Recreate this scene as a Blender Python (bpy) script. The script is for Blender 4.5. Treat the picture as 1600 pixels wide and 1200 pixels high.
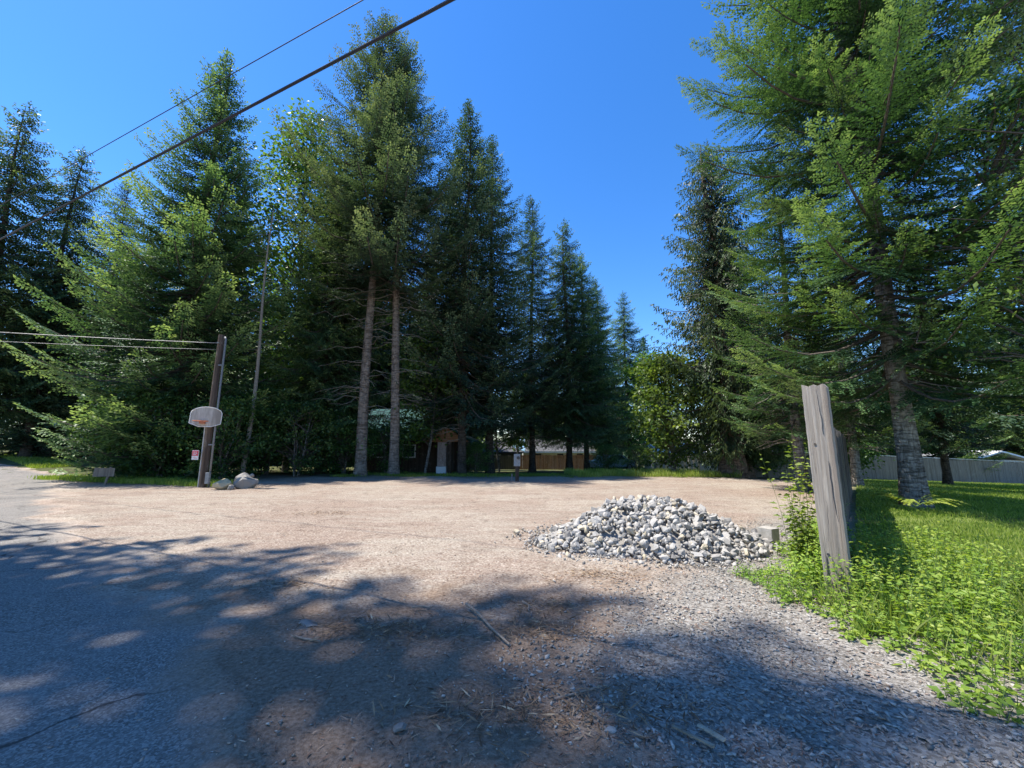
import bpy, bmesh, math, random
import numpy as np
from mathutils import Vector, Matrix, Quaternion

for o in list(bpy.data.objects):
    bpy.data.objects.remove(o, do_unlink=True)
SC = bpy.context.scene
COL = SC.collection

# ------------------------------------------------------------------ camera, sky, sun, exposure
cam_d = bpy.data.cameras.new('camera')
cam_d.sensor_width = 36.0
cam_d.lens = 36.0 * 620.0 / 1600.0
cam_d.clip_start = 0.05
cam_d.clip_end = 3000
cam = bpy.data.objects.new('camera', cam_d)
cam.location = (0, 0, 1.5)
cam.rotation_euler = (math.radians(90 + 8.89), 0, 0)
COL.objects.link(cam)
SC.camera = cam

SUN_EL = math.radians(64)
SUN_AZ = math.radians(-83)          # measured from +Y towards +X: the sun stands to the left
world = bpy.data.worlds.new('World')
SC.world = world
world.use_nodes = True
wn = world.node_tree
wn.nodes.clear()
sky = wn.nodes.new('ShaderNodeTexSky')
sky.sky_type = 'NISHITA'
sky.sun_disc = False
sky.sun_elevation = SUN_EL
sky.sun_rotation = SUN_AZ
sky.altitude = 900
sky.air_density = 1.0
sky.dust_density = 0.2
sky.ozone_density = 3.0
bg = wn.nodes.new('ShaderNodeBackground')
bg.inputs['Strength'].default_value = 0.15
hs = wn.nodes.new('ShaderNodeHueSaturation')
hs.inputs['Saturation'].default_value = 1.3
hs.inputs['Hue'].default_value = 0.506
hs.inputs['Value'].default_value = 1.0
wo = wn.nodes.new('ShaderNodeOutputWorld')
wn.links.new(sky.outputs[0], hs.inputs['Color'])
wn.links.new(hs.outputs[0], bg.inputs[0])
wn.links.new(bg.outputs[0], wo.inputs[0])

sun_d = bpy.data.lights.new('sun', 'SUN')
sun_d.energy = 4.5
sun_d.angle = math.radians(0.53)
sun_d.color = (1.0, 0.95, 0.87)
sun = bpy.data.objects.new('sun', sun_d)
SDIR = Vector((math.cos(SUN_EL) * math.sin(SUN_AZ), math.cos(SUN_EL) * math.cos(SUN_AZ), math.sin(SUN_EL)))
sun.rotation_euler = SDIR.to_track_quat('Z', 'Y').to_euler()
sun.location = (-30, 10, 60)
COL.objects.link(sun)

SC.view_settings.view_transform = 'Standard'
SC.view_settings.look = 'None'
SC.view_settings.exposure = 1.0
SC.view_settings.gamma = 1.0
SC.view_settings.use_curve_mapping = False
SC.render.engine = 'CYCLES'
SC.cycles.max_bounces = 8
SC.cycles.transparent_max_bounces = 8
SC.cycles.use_denoising = True

R = np.random.RandomState(11)
PI = math.pi


def ss(a, b, x):
    t = np.clip((x - a) / (b - a), 0, 1)
    return t * t * (3 - 2 * t)


def gz(x, y):
    """height of the ground: level lot, falling a little to the back and to the right"""
    x = np.asarray(x, float); y = np.asarray(y, float)
    z = -0.042 * np.maximum(0, np.minimum(y, 75) - 20) * ss(-14, -2, x)
    z = z - 0.031 * np.maximum(0, np.minimum(x, 60) - 9) * ss(2, 12, y)
    z = z + 0.035 * np.maximum(0, np.minimum(-x, 75) - 27) * ss(20, 30, y)
    return z


def gzf(x, y):
    return float(gz(x, y))


# ------------------------------------------------------------------ helpers
def tag(o, label=None, cat=None, group=None, kind=None):
    if label: o['label'] = label
    if cat: o['category'] = cat
    if group: o['group'] = group
    if kind: o['kind'] = kind
    return o


def link(name, mesh, parent=None):
    o = bpy.data.objects.new(name, mesh)
    COL.objects.link(o)
    if parent is not None: o.parent = parent
    return o


def empty(name, loc=(0, 0, 0), rz=0.0):
    o = bpy.data.objects.new(name, None)
    o.empty_display_size = 0.2
    o.location = loc
    o.rotation_euler = (0, 0, rz)
    COL.objects.link(o)
    return o


def mesh_np(name, V, F, mat=None, tone=None, smooth=False, mats=None, midx=None):
    """V (n,3); F (m,k) of a constant k; tone: one value per vertex"""
    V = np.asarray(V, np.float32); F = np.asarray(F, np.int32)
    me = bpy.data.meshes.new(name)
    me.vertices.add(len(V)); me.vertices.foreach_set('co', V.ravel())
    k = F.shape[1]
    me.loops.add(F.size); me.loops.foreach_set('vertex_index', F.ravel())
    me.polygons.add(len(F))
    me.polygons.foreach_set('loop_start', np.arange(0, F.size, k, dtype=np.int32))
    if smooth: me.polygons.foreach_set('use_smooth', np.ones(len(F), bool))
    if mats:
        for m in mats: me.materials.append(m)
    elif mat: me.materials.append(mat)
    if midx is not None: me.polygons.foreach_set('material_index', np.asarray(midx, np.int32))
    if tone is not None:
        a = me.attributes.new('tone', 'FLOAT', 'POINT')
        a.data.foreach_set('value', np.asarray(tone, np.float32))
    me.update(calc_edges=True)
    return me


class MB:
    """collects boxes, tubes and polygons into one mesh"""
    def __init__(s): s.v = []; s.f = []

    def box(s, c, size, rot=None, jit=0.0, rng=random):
        hx, hy, hz = size[0] / 2, size[1] / 2, size[2] / 2
        b = len(s.v)
        for x, y, z in ((-1, -1, -1), (1, -1, -1), (1, 1, -1), (-1, 1, -1), (-1, -1, 1), (1, -1, 1), (1, 1, 1), (-1, 1, 1)):
            p = Vector((x * hx + rng.uniform(-jit, jit), y * hy + rng.uniform(-jit, jit), z * hz + rng.uniform(-jit, jit)))
            if rot is not None: p = rot @ p
            s.v.append(p + Vector(c))
        for q in ((0, 3, 2, 1), (4, 5, 6, 7), (0, 1, 5, 4), (1, 2, 6, 5), (2, 3, 7, 6), (3, 0, 4, 7)):
            s.f.append([b + i for i in q])
        return s

    def tube(s, pts, rad, n=8, cap=True):
        pts = [Vector(p) for p in pts]
        if not hasattr(rad, '__len__'): rad = [rad] * len(pts)
        b = len(s.v); up = None
        for i, p in enumerate(pts):
            t = (pts[min(i + 1, len(pts) - 1)] - pts[max(i - 1, 0)]).normalized()
            if up is None:
                up = t.orthogonal().normalized()
            up = (up - t * up.dot(t)).normalized()
            sd = t.cross(up)
            for k in range(n):
                a = 2 * PI * k / n
                s.v.append(p + (up * math.cos(a) + sd * math.sin(a)) * rad[i])
        for i in range(len(pts) - 1):
            for k in range(n):
                s.f.append([b + i * n + k, b + i * n + (k + 1) % n, b + (i + 1) * n + (k + 1) % n, b + (i + 1) * n + k])
        if cap:
            s.f.append([b + k for k in range(n)][::-1])
            s.f.append([b + (len(pts) - 1) * n + k for k in range(n)])
        return s

    def poly(s, pts):
        b = len(s.v); s.v += [Vector(p) for p in pts]; s.f.append(list(range(b, b + len(pts)))); return s

    def prism(s, pts, off):
        """a flat polygon swept by the vector off"""
        n = len(pts); b = len(s.v); off = Vector(off)
        s.v += [Vector(p) for p in pts] + [Vector(p) + off for p in pts]
        s.f.append([b + i for i in range(n)][::-1]); s.f.append([b + n + i for i in range(n)])
        for i in range(n): s.f.append([b + i, b + (i + 1) % n, b + n + (i + 1) % n, b + n + i])
        return s

    def mesh(s, name, mat, smooth=False, bevel=0.0):
        me = bpy.data.meshes.new(name)
        me.from_pydata([tuple(v) for v in s.v], [], s.f)
        bm = bmesh.new(); bm.from_mesh(me)
        bmesh.ops.recalc_face_normals(bm, faces=bm.faces)
        if bevel > 0:
            bmesh.ops.bevel(bm, geom=list(bm.edges), offset=bevel, segments=2, affect='EDGES', profile=0.6)
        bm.to_mesh(me); bm.free()
        if smooth:
            me.polygons.foreach_set('use_smooth', [True] * len(me.polygons))
        me.materials.append(mat)
        return me

    def build(s, name, mat, parent=None, smooth=False, bevel=0.0):
        return link(name, s.mesh(name, mat, smooth, bevel), parent)


# ------------------------------------------------------------------ materials
def new_mat(name):
    m = bpy.data.materials.new(name); m.use_nodes = True
    nt = m.node_tree; nt.nodes.clear()
    out = nt.nodes.new('ShaderNodeOutputMaterial')
    p = nt.nodes.new('ShaderNodeBsdfPrincipled')
    nt.links.new(p.outputs[0], out.inputs[0])
    return m, nt, p, out


class NT:
    """short hand for node graphs"""
    def __init__(s, nt): s.nt = nt; s.L = nt.links.new
    def n(s, t, **kw):
        x = s.nt.nodes.new(t)
        for k, v in kw.items(): setattr(x, k, v)
        return x
    def co(s, scale=(1, 1, 1), rot=(0, 0, 0), out='Object'):
        c = s.n('ShaderNodeTexCoord'); m = s.n('ShaderNodeMapping')
        m.inputs['Scale'].default_value = scale; m.inputs['Rotation'].default_value = rot
        s.L(c.outputs[out], m.inputs[0]); return m.outputs[0]
    def noise(s, vec, scale, detail=5, rough=0.55, dist=0.0):
        x = s.n('ShaderNodeTexNoise'); s.L(vec, x.inputs['Vector'])
        x.inputs['Scale'].default_value = scale; x.inputs['Detail'].default_value = detail
        x.inputs['Roughness'].default_value = rough; x.inputs['Distortion'].default_value = dist
        return x.outputs['Fac']
    def vor(s, vec, scale, out='Color', feature='F1'):
        x = s.n('ShaderNodeTexVoronoi', feature=feature); s.L(vec, x.inputs['Vector'])
        x.inputs['Scale'].default_value = scale; return x.outputs[out]
    def ramp(s, fac, stops):
        x = s.n('ShaderNodeValToRGB'); s.L(fac, x.inputs[0])
        e = x.color_ramp.elements
        while len(e) < len(stops): e.new(0.5)
        for i, (p, c) in enumerate(stops):
            e[i].position = p
            e[i].color = (c, c, c, 1) if not hasattr(c, '__len__') else (*c, 1)
        return x.outputs[0]
    def mix(s, fac, a, b, mode='MIX'):
        x = s.n('ShaderNodeMix', data_type='RGBA', blend_type=mode)
        for i, v in ((0, fac), (6, a), (7, b)):
            if hasattr(v, 'links') or hasattr(v, 'is_linked'): s.L(v, x.inputs[i])
            elif i == 0: x.inputs[0].default_value = v
            else: x.inputs[i].default_value = (*v, 1)
        return x.outputs[2]
    def math(s, op, a, b=None, c=None):
        x = s.n('ShaderNodeMath', operation=op)
        for i, v in enumerate((a, b, c)):
            if v is None: continue
            if hasattr(v, 'is_linked'): s.L(v, x.inputs[i])
            else: x.inputs[i].default_value = v
        return x.outputs[0]
    def bump(s, h, strength, dist, p):
        x = s.n('ShaderNodeBump'); s.L(h, x.inputs['Height'])
        x.inputs['Strength'].default_value = strength; x.inputs['Distance'].default_value = dist
        s.L(x.outputs[0], p.inputs['Normal'])
    def attr(s, name):
        x = s.n('ShaderNodeAttribute', attribute_name=name); return x.outputs['Fac']
    def rnd(s):
        return s.n('ShaderNodeObjectInfo').outputs['Random']


def speckle(name, c1, c2, c3=None, scale=8.0, rough=0.9, bump=0.4, bd=0.02, stretch=(1, 1, 1), metallic=0.0, spec=0.3):
    m, nt, p, _ = new_mat(name); g = NT(nt)
    v = g.co(stretch)
    a = g.noise(v, scale, 6, 0.6); b = g.noise(v, scale * 0.17, 3, 0.5)
    col = g.mix(g.ramp(a, [(0.3, 0.0), (0.7, 1.0)]), c1, c2)
    if c3: col = g.mix(g.ramp(b, [(0.42, 0.0), (0.62, 1.0)]), col, c3)
    g.L(col, p.inputs['Base Color'])
    p.inputs['Roughness'].default_value = rough; p.inputs['Metallic'].default_value = metallic
    p.inputs['Specular IOR Level'].default_value = spec
    if bump: g.bump(a, bump, bd, p)
    return m


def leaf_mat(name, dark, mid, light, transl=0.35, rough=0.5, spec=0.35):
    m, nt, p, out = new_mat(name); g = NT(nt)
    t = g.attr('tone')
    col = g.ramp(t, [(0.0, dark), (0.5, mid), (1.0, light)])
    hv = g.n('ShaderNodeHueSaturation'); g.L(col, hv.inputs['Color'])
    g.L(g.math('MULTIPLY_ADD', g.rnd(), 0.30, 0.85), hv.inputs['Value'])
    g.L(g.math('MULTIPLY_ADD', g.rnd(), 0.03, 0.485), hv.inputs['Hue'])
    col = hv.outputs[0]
    g.L(col, p.inputs['Base Color'])
    p.inputs['Roughness'].default_value = rough
    p.inputs['Specular IOR Level'].default_value = spec
    tr = g.n('ShaderNodeBsdfTranslucent')
    g.L(g.mix(1.0, col, (1.25, 1.25, 0.55), 'MULTIPLY'), tr.inputs[0])
    mx = g.n('ShaderNodeMixShader'); mx.inputs[0].default_value = transl
    g.L(p.outputs[0], mx.inputs[1]); g.L(tr.outputs[0], mx.inputs[2])
    g.L(mx.outputs[0], out.inputs[0])
    return m


def bark_mat(name, c1, c2, c3, vs=1.0):
    m, nt, p, _ = new_mat(name); g = NT(nt)
    v = g.co((6 * vs, 6 * vs, 1.6 * vs)); v2 = g.co((3 * vs, 3 * vs, 14 * vs))
    a = g.noise(v, 2.2, 6, 0.65, 0.6); b = g.noise(v2, 0.9, 4, 0.6, 0.8); c = g.noise(g.co(), 1.1, 3)
    cr = g.ramp(b, [(0.38, 0.0), (0.52, 1.0)])
    col = g.mix(g.ramp(a, [(0.32, 0.0), (0.68, 1.0)]), c1, c2)
    col = g.mix(g.ramp(c, [(0.45, 0.0), (0.7, 0.75)]), col, c3)
    col = g.mix(cr, g.mix(0.6, col, (0.02, 0.016, 0.012)), col)
    g.L(col, p.inputs['Base Color']); p.inputs['Roughness'].default_value = 0.95
    p.inputs['Specular IOR Level'].default_value = 0.15
    g.bump(g.math('ADD', a, cr), 0.8, 0.03, p)
    return m


def wood_mat(name, c1, c2, dark, axis='Z', sc=1.0, rnd=0.25):
    """weathered timber with grain along the given local axis"""
    m, nt, p, _ = new_mat(name); g = NT(nt)
    st = {'Z': (26, 26, 0.9), 'X': (0.9, 26, 26), 'Y': (26, 0.9, 26)}[axis]
    v = g.co(tuple(k * sc for k in st))
    a = g.noise(v, 1.6, 8, 0.7, 0.5); b = g.noise(g.co(tuple(k * sc * 0.3 for k in st)), 1.2, 3, 0.5, 0.3)
    k = g.noise(g.co((3.4, 3.4, 2.1)), 1.5, 3, 0.5)
    col = g.mix(g.ramp(a, [(0.3, 0.0), (0.7, 1.0)]), c1, c2)
    col = g.mix(g.ramp(b, [(0.44, 0.0), (0.70, 0.85)]), col, dark)
    crack = g.ramp(a, [(0.30, 1.0), (0.37, 0.0)])
    col = g.mix(g.math('MULTIPLY', crack, 0.8), col, (0.03, 0.026, 0.022))
    col = g.mix(g.ramp(k, [(0.58, 0.0), (0.75, 0.4)]), col, (0.30, 0.27, 0.23))
    hv = g.n('ShaderNodeHueSaturation'); g.L(col, hv.inputs['Color'])
    g.L(g.math('MULTIPLY_ADD', g.rnd(), rnd * 2, 1 - rnd), hv.inputs['Value'])
    g.L(hv.outputs[0], p.inputs['Base Color']); p.inputs['Roughness'].default_value = 0.85
    p.inputs['Specular IOR Level'].default_value = 0.2
    g.bump(a, 0.9, 0.012, p)
    return m


def plain(name, col, rough=0.6, metallic=0.0, var=0.12, scale=14):
    m, nt, p, _ = new_mat(name); g = NT(nt)
    a = g.noise(g.co(), scale, 5, 0.6)
    hi = tuple(min(1, c * (1 + var)) for c in col); lo = tuple(c * (1 - 1.6 * var) for c in col)
    g.L(g.mix(g.ramp(a, [(0.3, 0.0), (0.7, 1.0)]), lo, hi), p.inputs['Base Color'])
    p.inputs['Roughness'].default_value = rough; p.inputs['Metallic'].default_value = metallic
    return m


M = {}
M['fir'] = leaf_mat('fir_needles', (0.016, 0.042, 0.022), (0.095, 0.175, 0.075), (0.32, 0.42, 0.16), 0.30)
M['fir_hero'] = leaf_mat('young_fir_needles', (0.015, 0.042, 0.020), (0.068, 0.140, 0.052), (0.26, 0.375, 0.13), 0.30)
M['fir_dark'] = leaf_mat('dark_fir_needles', (0.012, 0.030, 0.022), (0.060, 0.115, 0.070), (0.20, 0.27, 0.135), 0.25)
M['fir_grey'] = leaf_mat('greyish_fir_needles', (0.020, 0.046, 0.028), (0.100, 0.165, 0.090), (0.31, 0.38, 0.20), 0.26)
M['cedar'] = leaf_mat('cedar_scales', (0.016, 0.034, 0.017), (0.080, 0.125, 0.052), (0.22, 0.26, 0.10), 0.28)
M['maple'] = leaf_mat('maple_leaves', (0.045, 0.095, 0.022), (0.115, 0.205, 0.042), (0.25, 0.36, 0.08), 0.46, 0.42)
M['shrub'] = leaf_mat('understory_leaves', (0.026, 0.065, 0.020), (0.075, 0.150, 0.040), (0.18, 0.29, 0.08), 0.42, 0.42)
M['glossy'] = leaf_mat('glossy_broad_leaves', (0.025, 0.06, 0.012), (0.075, 0.14, 0.026), (0.22, 0.27, 0.05), 0.34, 0.3, 0.6)
M['weed'] = leaf_mat('bright_weed_leaves', (0.09, 0.17, 0.025), (0.21, 0.33, 0.05), (0.40, 0.47, 0.10), 0.45, 0.5)
M['grass'] = leaf_mat('grass_blades', (0.10, 0.17, 0.03), (0.25, 0.33, 0.055), (0.42, 0.46, 0.15), 0.48, 0.55)
M['bark'] = bark_mat('fir_bark', (0.17, 0.13, 0.10), (0.38, 0.32, 0.265), (0.25, 0.195, 0.15))
M['bark_dark'] = bark_mat('dark_bark', (0.05, 0.040, 0.032), (0.13, 0.105, 0.085), (0.085, 0.07, 0.05))
M['bark_red'] = bark_mat('cedar_bark', (0.11, 0.075, 0.055), (0.27, 0.20, 0.155), (0.17, 0.12, 0.09))
M['bark_pale'] = bark_mat('pale_alder_bark', (0.12, 0.105, 0.09), (0.40, 0.37, 0.33), (0.20, 0.18, 0.14), 1.3)
M['limb'] = speckle('limb_wood', (0.06, 0.048, 0.038), (0.15, 0.125, 0.10), scale=20)
M['deadlimb'] = speckle('dead_limb_wood', (0.17, 0.145, 0.115), (0.33, 0.29, 0.24), scale=20)
M['timber'] = wood_mat('weathered_grey_timber', (0.21, 0.175, 0.138), (0.44, 0.39, 0.33), (0.16, 0.125, 0.098), 'Z', 1.0, 0.05)
M['plank'] = wood_mat('dark_fence_wood', (0.07, 0.06, 0.05), (0.16, 0.14, 0.12), (0.05, 0.042, 0.035), 'Z')
M['plank_grey'] = wood_mat('grey_fence_wood', (0.15, 0.125, 0.10), (0.27, 0.235, 0.195), (0.12, 0.10, 0.08), 'Z')
M['plank_brown'] = wood_mat('brown_fence_wood', (0.12, 0.065, 0.038), (0.23, 0.135, 0.08), (0.08, 0.045, 0.03), 'Z')
M['plank_white'] = wood_mat('bleached_fence_wood', (0.45, 0.43, 0.40), (0.66, 0.64, 0.60), (0.36, 0.33, 0.30), 'Z')
M['polewood'] = wood_mat('tarred_pole_wood', (0.05, 0.036, 0.028), (0.15, 0.11, 0.085), (0.035, 0.026, 0.02), 'Z', 0.7)
M['lumber'] = wood_mat('sawn_lumber', (0.30, 0.235, 0.165), (0.48, 0.40, 0.30), (0.2, 0.15, 0.1), 'X')
M['stick'] = speckle('dry_stick_wood', (0.17, 0.13, 0.10), (0.34, 0.28, 0.22), scale=30)
M['steel'] = plain('galvanised_steel', (0.20, 0.205, 0.21), 0.55, 0.3)
M['board_white'] = speckle('weathered_white_board', (0.40, 0.36, 0.31), (0.62, 0.57, 0.51), (0.28, 0.245, 0.21), scale=5, stretch=(5, 5, 0.7), rough=0.75, bump=0.1)
M['orange'] = plain('rusty_orange_steel', (0.50, 0.16, 0.07), 0.6)
M['white'] = plain('white_paint', (0.76, 0.76, 0.74), 0.6, var=0.05)
M['red'] = plain('red_print', (0.62, 0.05, 0.08), 0.5)
M['cable'] = plain('black_cable_jacket', (0.035, 0.037, 0.045), 0.55)
M['wire'] = plain('aluminium_wire', (0.30, 0.30, 0.30), 0.5, 0.4)
M['grey_metal'] = plain('grey_painted_metal', (0.27, 0.28, 0.28), 0.55)
M['roof_green'] = plain('green_metal_roofing', (0.055, 0.12, 0.118), 0.6, 0.0)
for _k in ('roof_green',):
    _b = M[_k].node_tree.nodes['Principled BSDF']; _b.inputs['Specular IOR Level'].default_value = 0.08; _b.inputs['Roughness'].default_value = 0.9
M['siding'] = wood_mat('stained_cedar_siding', (0.24, 0.115, 0.055), (0.38, 0.20, 0.10), (0.14, 0.07, 0.04), 'X')
M['dark_wood'] = wood_mat('dark_stained_wood', (0.06, 0.042, 0.032), (0.12, 0.085, 0.06), (0.04, 0.03, 0.02), 'Z')
M['veneer'] = speckle('stone_veneer', (0.30, 0.21, 0.17), (0.52, 0.41, 0.35), (0.36, 0.30, 0.27), scale=7, bump=0.8)
M['shingle'] = speckle('grey_roof_shingles', (0.07, 0.07, 0.072), (0.14, 0.14, 0.145), scale=9)
M['tarp'] = plain('blue_tarp', (0.24, 0.42, 0.55), 0.5)
M['stucco'] = speckle('pale_wall', (0.50, 0.49, 0.46), (0.66, 0.65, 0.62), scale=4, bump=0.1)
M['white_metal'] = plain('white_metal_roofing', (0.78, 0.79, 0.80), 0.45, var=0.04)
M['glass'] = plain('dark_window_glass', (0.03, 0.04, 0.05), 0.08)
M['carpaint'] = plain('pale_blue_car_paint', (0.30, 0.42, 0.50), 0.25, 0.2, 0.04)
M['tyre'] = plain('tyre_rubber', (0.02, 0.02, 0.02), 0.8)
M['concrete'] = speckle('weathered_block', (0.30, 0.28, 0.245), (0.46, 0.43, 0.38), scale=16, bump=0.4)
ROCK = [speckle('grey_rock', (0.20, 0.187, 0.168), (0.40, 0.377, 0.34), (0.30, 0.282, 0.254), scale=9, bump=0.5),
        speckle('pale_rock', (0.31, 0.29, 0.26), (0.50, 0.47, 0.425), (0.39, 0.366, 0.328), scale=9, bump=0.5),
        speckle('tan_rock', (0.38, 0.31, 0.20), (0.60, 0.52, 0.37), (0.48, 0.42, 0.33), scale=9, bump=0.5),
        speckle('slate_rock', (0.12, 0.112, 0.10), (0.26, 0.245, 0.225), (0.19, 0.18, 0.165), scale=9, bump=0.5)]
GRAV = [speckle('gravel_grey', (0.19, 0.175, 0.155), (0.36, 0.335, 0.30), scale=25, bump=0.3),
        speckle('gravel_pale', (0.31, 0.29, 0.255), (0.48, 0.45, 0.40), scale=25, bump=0.3),
        speckle('gravel_brown', (0.25, 0.185, 0.14), (0.42, 0.33, 0.26), scale=25, bump=0.3),
        speckle('gravel_dark', (0.10, 0.092, 0.082), (0.22, 0.205, 0.185), scale=25, bump=0.3)]
M['boulder_tan'] = speckle('tan_boulder_stone', (0.40, 0.32, 0.18), (0.64, 0.53, 0.33), (0.48, 0.40, 0.26), scale=6, bump=0.6)
M['boulder_grey'] = speckle('grey_boulder_stone', (0.20, 0.185, 0.165), (0.38, 0.36, 0.33), (0.27, 0.25, 0.22), scale=6, bump=0.6)


def dirt_colour(g, v):
    big = g.noise(v, 0.35, 4, 0.55); med = g.noise(v, 2.2, 5, 0.6); fine = g.noise(v, 38, 6, 0.7); grit = g.noise(v, 130, 3, 0.6)
    streak = g.noise(g.co((0.35, 2.4, 1), (0, 0, 0.12)), 1.5, 6, 0.65, 0.6)
    chip = g.vor(g.co((1.0, 1.6, 1), (0, 0, 0.5)), 46)
    sc = g.n('ShaderNodeSeparateColor'); g.L(chip, sc.inputs[0])
    tan = g.mix(g.ramp(fine, [(0.3, 0.0), (0.7, 1.0)]), (0.265, 0.22, 0.172), (0.52, 0.45, 0.365))
    red = g.mix(g.ramp(fine, [(0.32, 0.0), (0.68, 1.0)]), (0.195, 0.138, 0.105), (0.44, 0.345, 0.272))
    col = g.mix(g.ramp(g.math('ADD', g.math('MULTIPLY', big, 0.6), g.math('MULTIPLY', streak, 0.45)), [(0.45, 0.0), (0.58, 0.95)]), tan, red)
    dark = g.mix(g.ramp(grit, [(0.35, 0.0), (0.6, 1.0)]), (0.085, 0.06, 0.045), (0.22, 0.165, 0.125))
    col = g.mix(g.ramp(med, [(0.54, 0.0), (0.70, 0.55)]), col, dark)
    col = g.mix(g.math('MULTIPLY', g.ramp(sc.outputs[0], [(0.80, 0.0), (0.86, 1.0)]), 0.55), col, (0.60, 0.52, 0.43))
    col = g.mix(g.math('MULTIPLY', g.ramp(sc.outputs[1], [(0.80, 0.0), (0.86, 1.0)]), 0.6), col, (0.11, 0.065, 0.045))
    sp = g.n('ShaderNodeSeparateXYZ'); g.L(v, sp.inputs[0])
    soil_shade = g.math('ADD', g.math('MULTIPLY', g.math('SUBTRACT', 5.2, sp.outputs[1]), 0.3), g.math('MULTIPLY', g.math('SUBTRACT', med, 0.5), 1.4))  # brown litter earth, with foreground shade also put into its colour, towards the camera
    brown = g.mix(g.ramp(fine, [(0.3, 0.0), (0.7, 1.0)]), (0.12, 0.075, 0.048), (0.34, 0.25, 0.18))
    col = g.mix(g.ramp(soil_shade, [(0.0, 0.0), (0.45, 0.85)]), col, brown)
    h = g.math('ADD', g.math('MULTIPLY', fine, 0.7), g.math('ADD', g.math('MULTIPLY', grit, 0.35), g.math('MULTIPLY', sc.outputs[2], 0.5)))
    return col, h, big, med, fine


def ground_material():
    m, nt, p, _ = new_mat('ground_dirt'); g = NT(nt)
    v = g.co()
    sep = g.n('ShaderNodeSeparateXYZ'); g.L(v, sep.inputs[0])
    X, Y = sep.outputs[0], sep.outputs[1]
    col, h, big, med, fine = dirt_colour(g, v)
    # crushed grey rock trodden into the soil to the right of the drive
    edge = g.math('MULTIPLY_ADD', g.math('MAXIMUM', g.math('SUBTRACT', Y, 3.4), 0.0), 0.9, 0.25)
    k = g.math('ADD', g.math('SUBTRACT', X, edge), g.math('MULTIPLY', g.math('SUBTRACT', med, 0.5), 2.2))
    near = g.ramp(g.math('DIVIDE', Y, 20.0), [(0.40, 1.0), (0.55, 0.0)])
    gm = g.math('MULTIPLY', g.ramp(k, [(0.0, 0.0), (0.7, 0.92)]), near)
    cell = g.vor(v, 55); s2 = g.n('ShaderNodeSeparateColor'); g.L(cell, s2.inputs[0])
    grv = g.ramp(s2.outputs[0], [(0.0, (0.14, 0.125, 0.105)), (0.5, (0.27, 0.25, 0.22)), (1.0, (0.45, 0.42, 0.37))])
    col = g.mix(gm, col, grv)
    # earth and thin grass under the trees and on the lawn
    ed2 = g.math('ADD', g.math('MULTIPLY', g.math('SUBTRACT', X, g.math('MULTIPLY', Y, 0.84)), 1.0), g.math('MULTIPLY', med, 0.6))
    lawn = g.math('MULTIPLY', g.ramp(ed2, [(0.05, 0.0), (0.4, 1.0)]), g.ramp(g.math('DIVIDE', Y, 10), [(0.42, 0.0), (0.5, 1.0)]))
    gcol = g.mix(g.ramp(fine, [(0.3, 0.0), (0.7, 1.0)]), (0.09, 0.12, 0.03), (0.22, 0.28, 0.07))
    col = g.mix(lawn, col, gcol)
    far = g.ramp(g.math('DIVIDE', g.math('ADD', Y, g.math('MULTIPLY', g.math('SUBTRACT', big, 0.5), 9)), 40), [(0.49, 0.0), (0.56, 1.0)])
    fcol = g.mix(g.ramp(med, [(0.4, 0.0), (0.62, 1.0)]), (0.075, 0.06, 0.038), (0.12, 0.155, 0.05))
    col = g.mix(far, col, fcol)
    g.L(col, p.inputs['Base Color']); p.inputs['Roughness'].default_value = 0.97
    p.inputs['Specular IOR Level'].default_value = 0.12
    g.bump(h, 0.9, 0.025, p)
    return m


def road_material():
    m, nt, p, _ = new_mat('old_asphalt'); g = NT(nt)
    v = g.co()
    fine = g.noise(v, 60, 5, 0.7); grit = g.vor(v, 95); med = g.noise(v, 1.4, 6, 0.62); big = g.noise(v, 0.3, 3)
    s2 = g.n('ShaderNodeSeparateColor'); g.L(grit, s2.inputs[0])
    col = g.ramp(s2.outputs[0], [(0.0, (0.105, 0.095, 0.085)), (0.6, (0.20, 0.185, 0.165)), (1.0, (0.34, 0.315, 0.28))])
    col = g.mix(g.ramp(med, [(0.4, 0.0), (0.7, 0.5)]), col, (0.26, 0.245, 0.225))
    wv = g.n('ShaderNodeVectorMath', operation='ADD'); nz = g.n('ShaderNodeTexNoise'); g.L(v, nz.inputs['Vector']); nz.inputs['Scale'].default_value = 2.0; nz.inputs['Detail'].default_value = 5
    g.L(v, wv.inputs[0]); g.L(nz.outputs['Color'], wv.inputs[1])
    ck = g.vor(wv.outputs[0], 0.42, 'Distance', 'DISTANCE_TO_EDGE')
    ckm = g.math('MULTIPLY', g.ramp(ck, [(0.004, 1.0), (0.012, 0.0)]), g.ramp(big, [(0.42, 0.0), (0.55, 0.8)]))
    col = g.mix(ckm, col, (0.035, 0.03, 0.027))
    dust = g.attr('tone')
    d = g.math('ADD', dust, g.math('MULTIPLY', g.math('SUBTRACT', med, 0.5), 1.5))
    d = g.math('ADD', d, g.math('MULTIPLY', g.math('SUBTRACT', fine, 0.5), 0.5))
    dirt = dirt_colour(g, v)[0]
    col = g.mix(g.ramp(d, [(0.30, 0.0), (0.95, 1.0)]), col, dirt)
    g.L(col, p.inputs['Base Color']); p.inputs['Roughness'].default_value = 0.92
    p.inputs['Specular IOR Level'].default_value = 0.2
    g.bump(g.math('ADD', g.math('MULTIPLY', fine, 0.6), s2.outputs[1]), 0.5, 0.010, p)
    return m


# ------------------------------------------------------------------ ground, road
def spaced(a, near, k, n):
    u = np.linspace(-1, 1, n)
    return a + np.sign(u) * (near * np.abs(u) + (k - near) * np.abs(u) ** 5)


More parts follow.
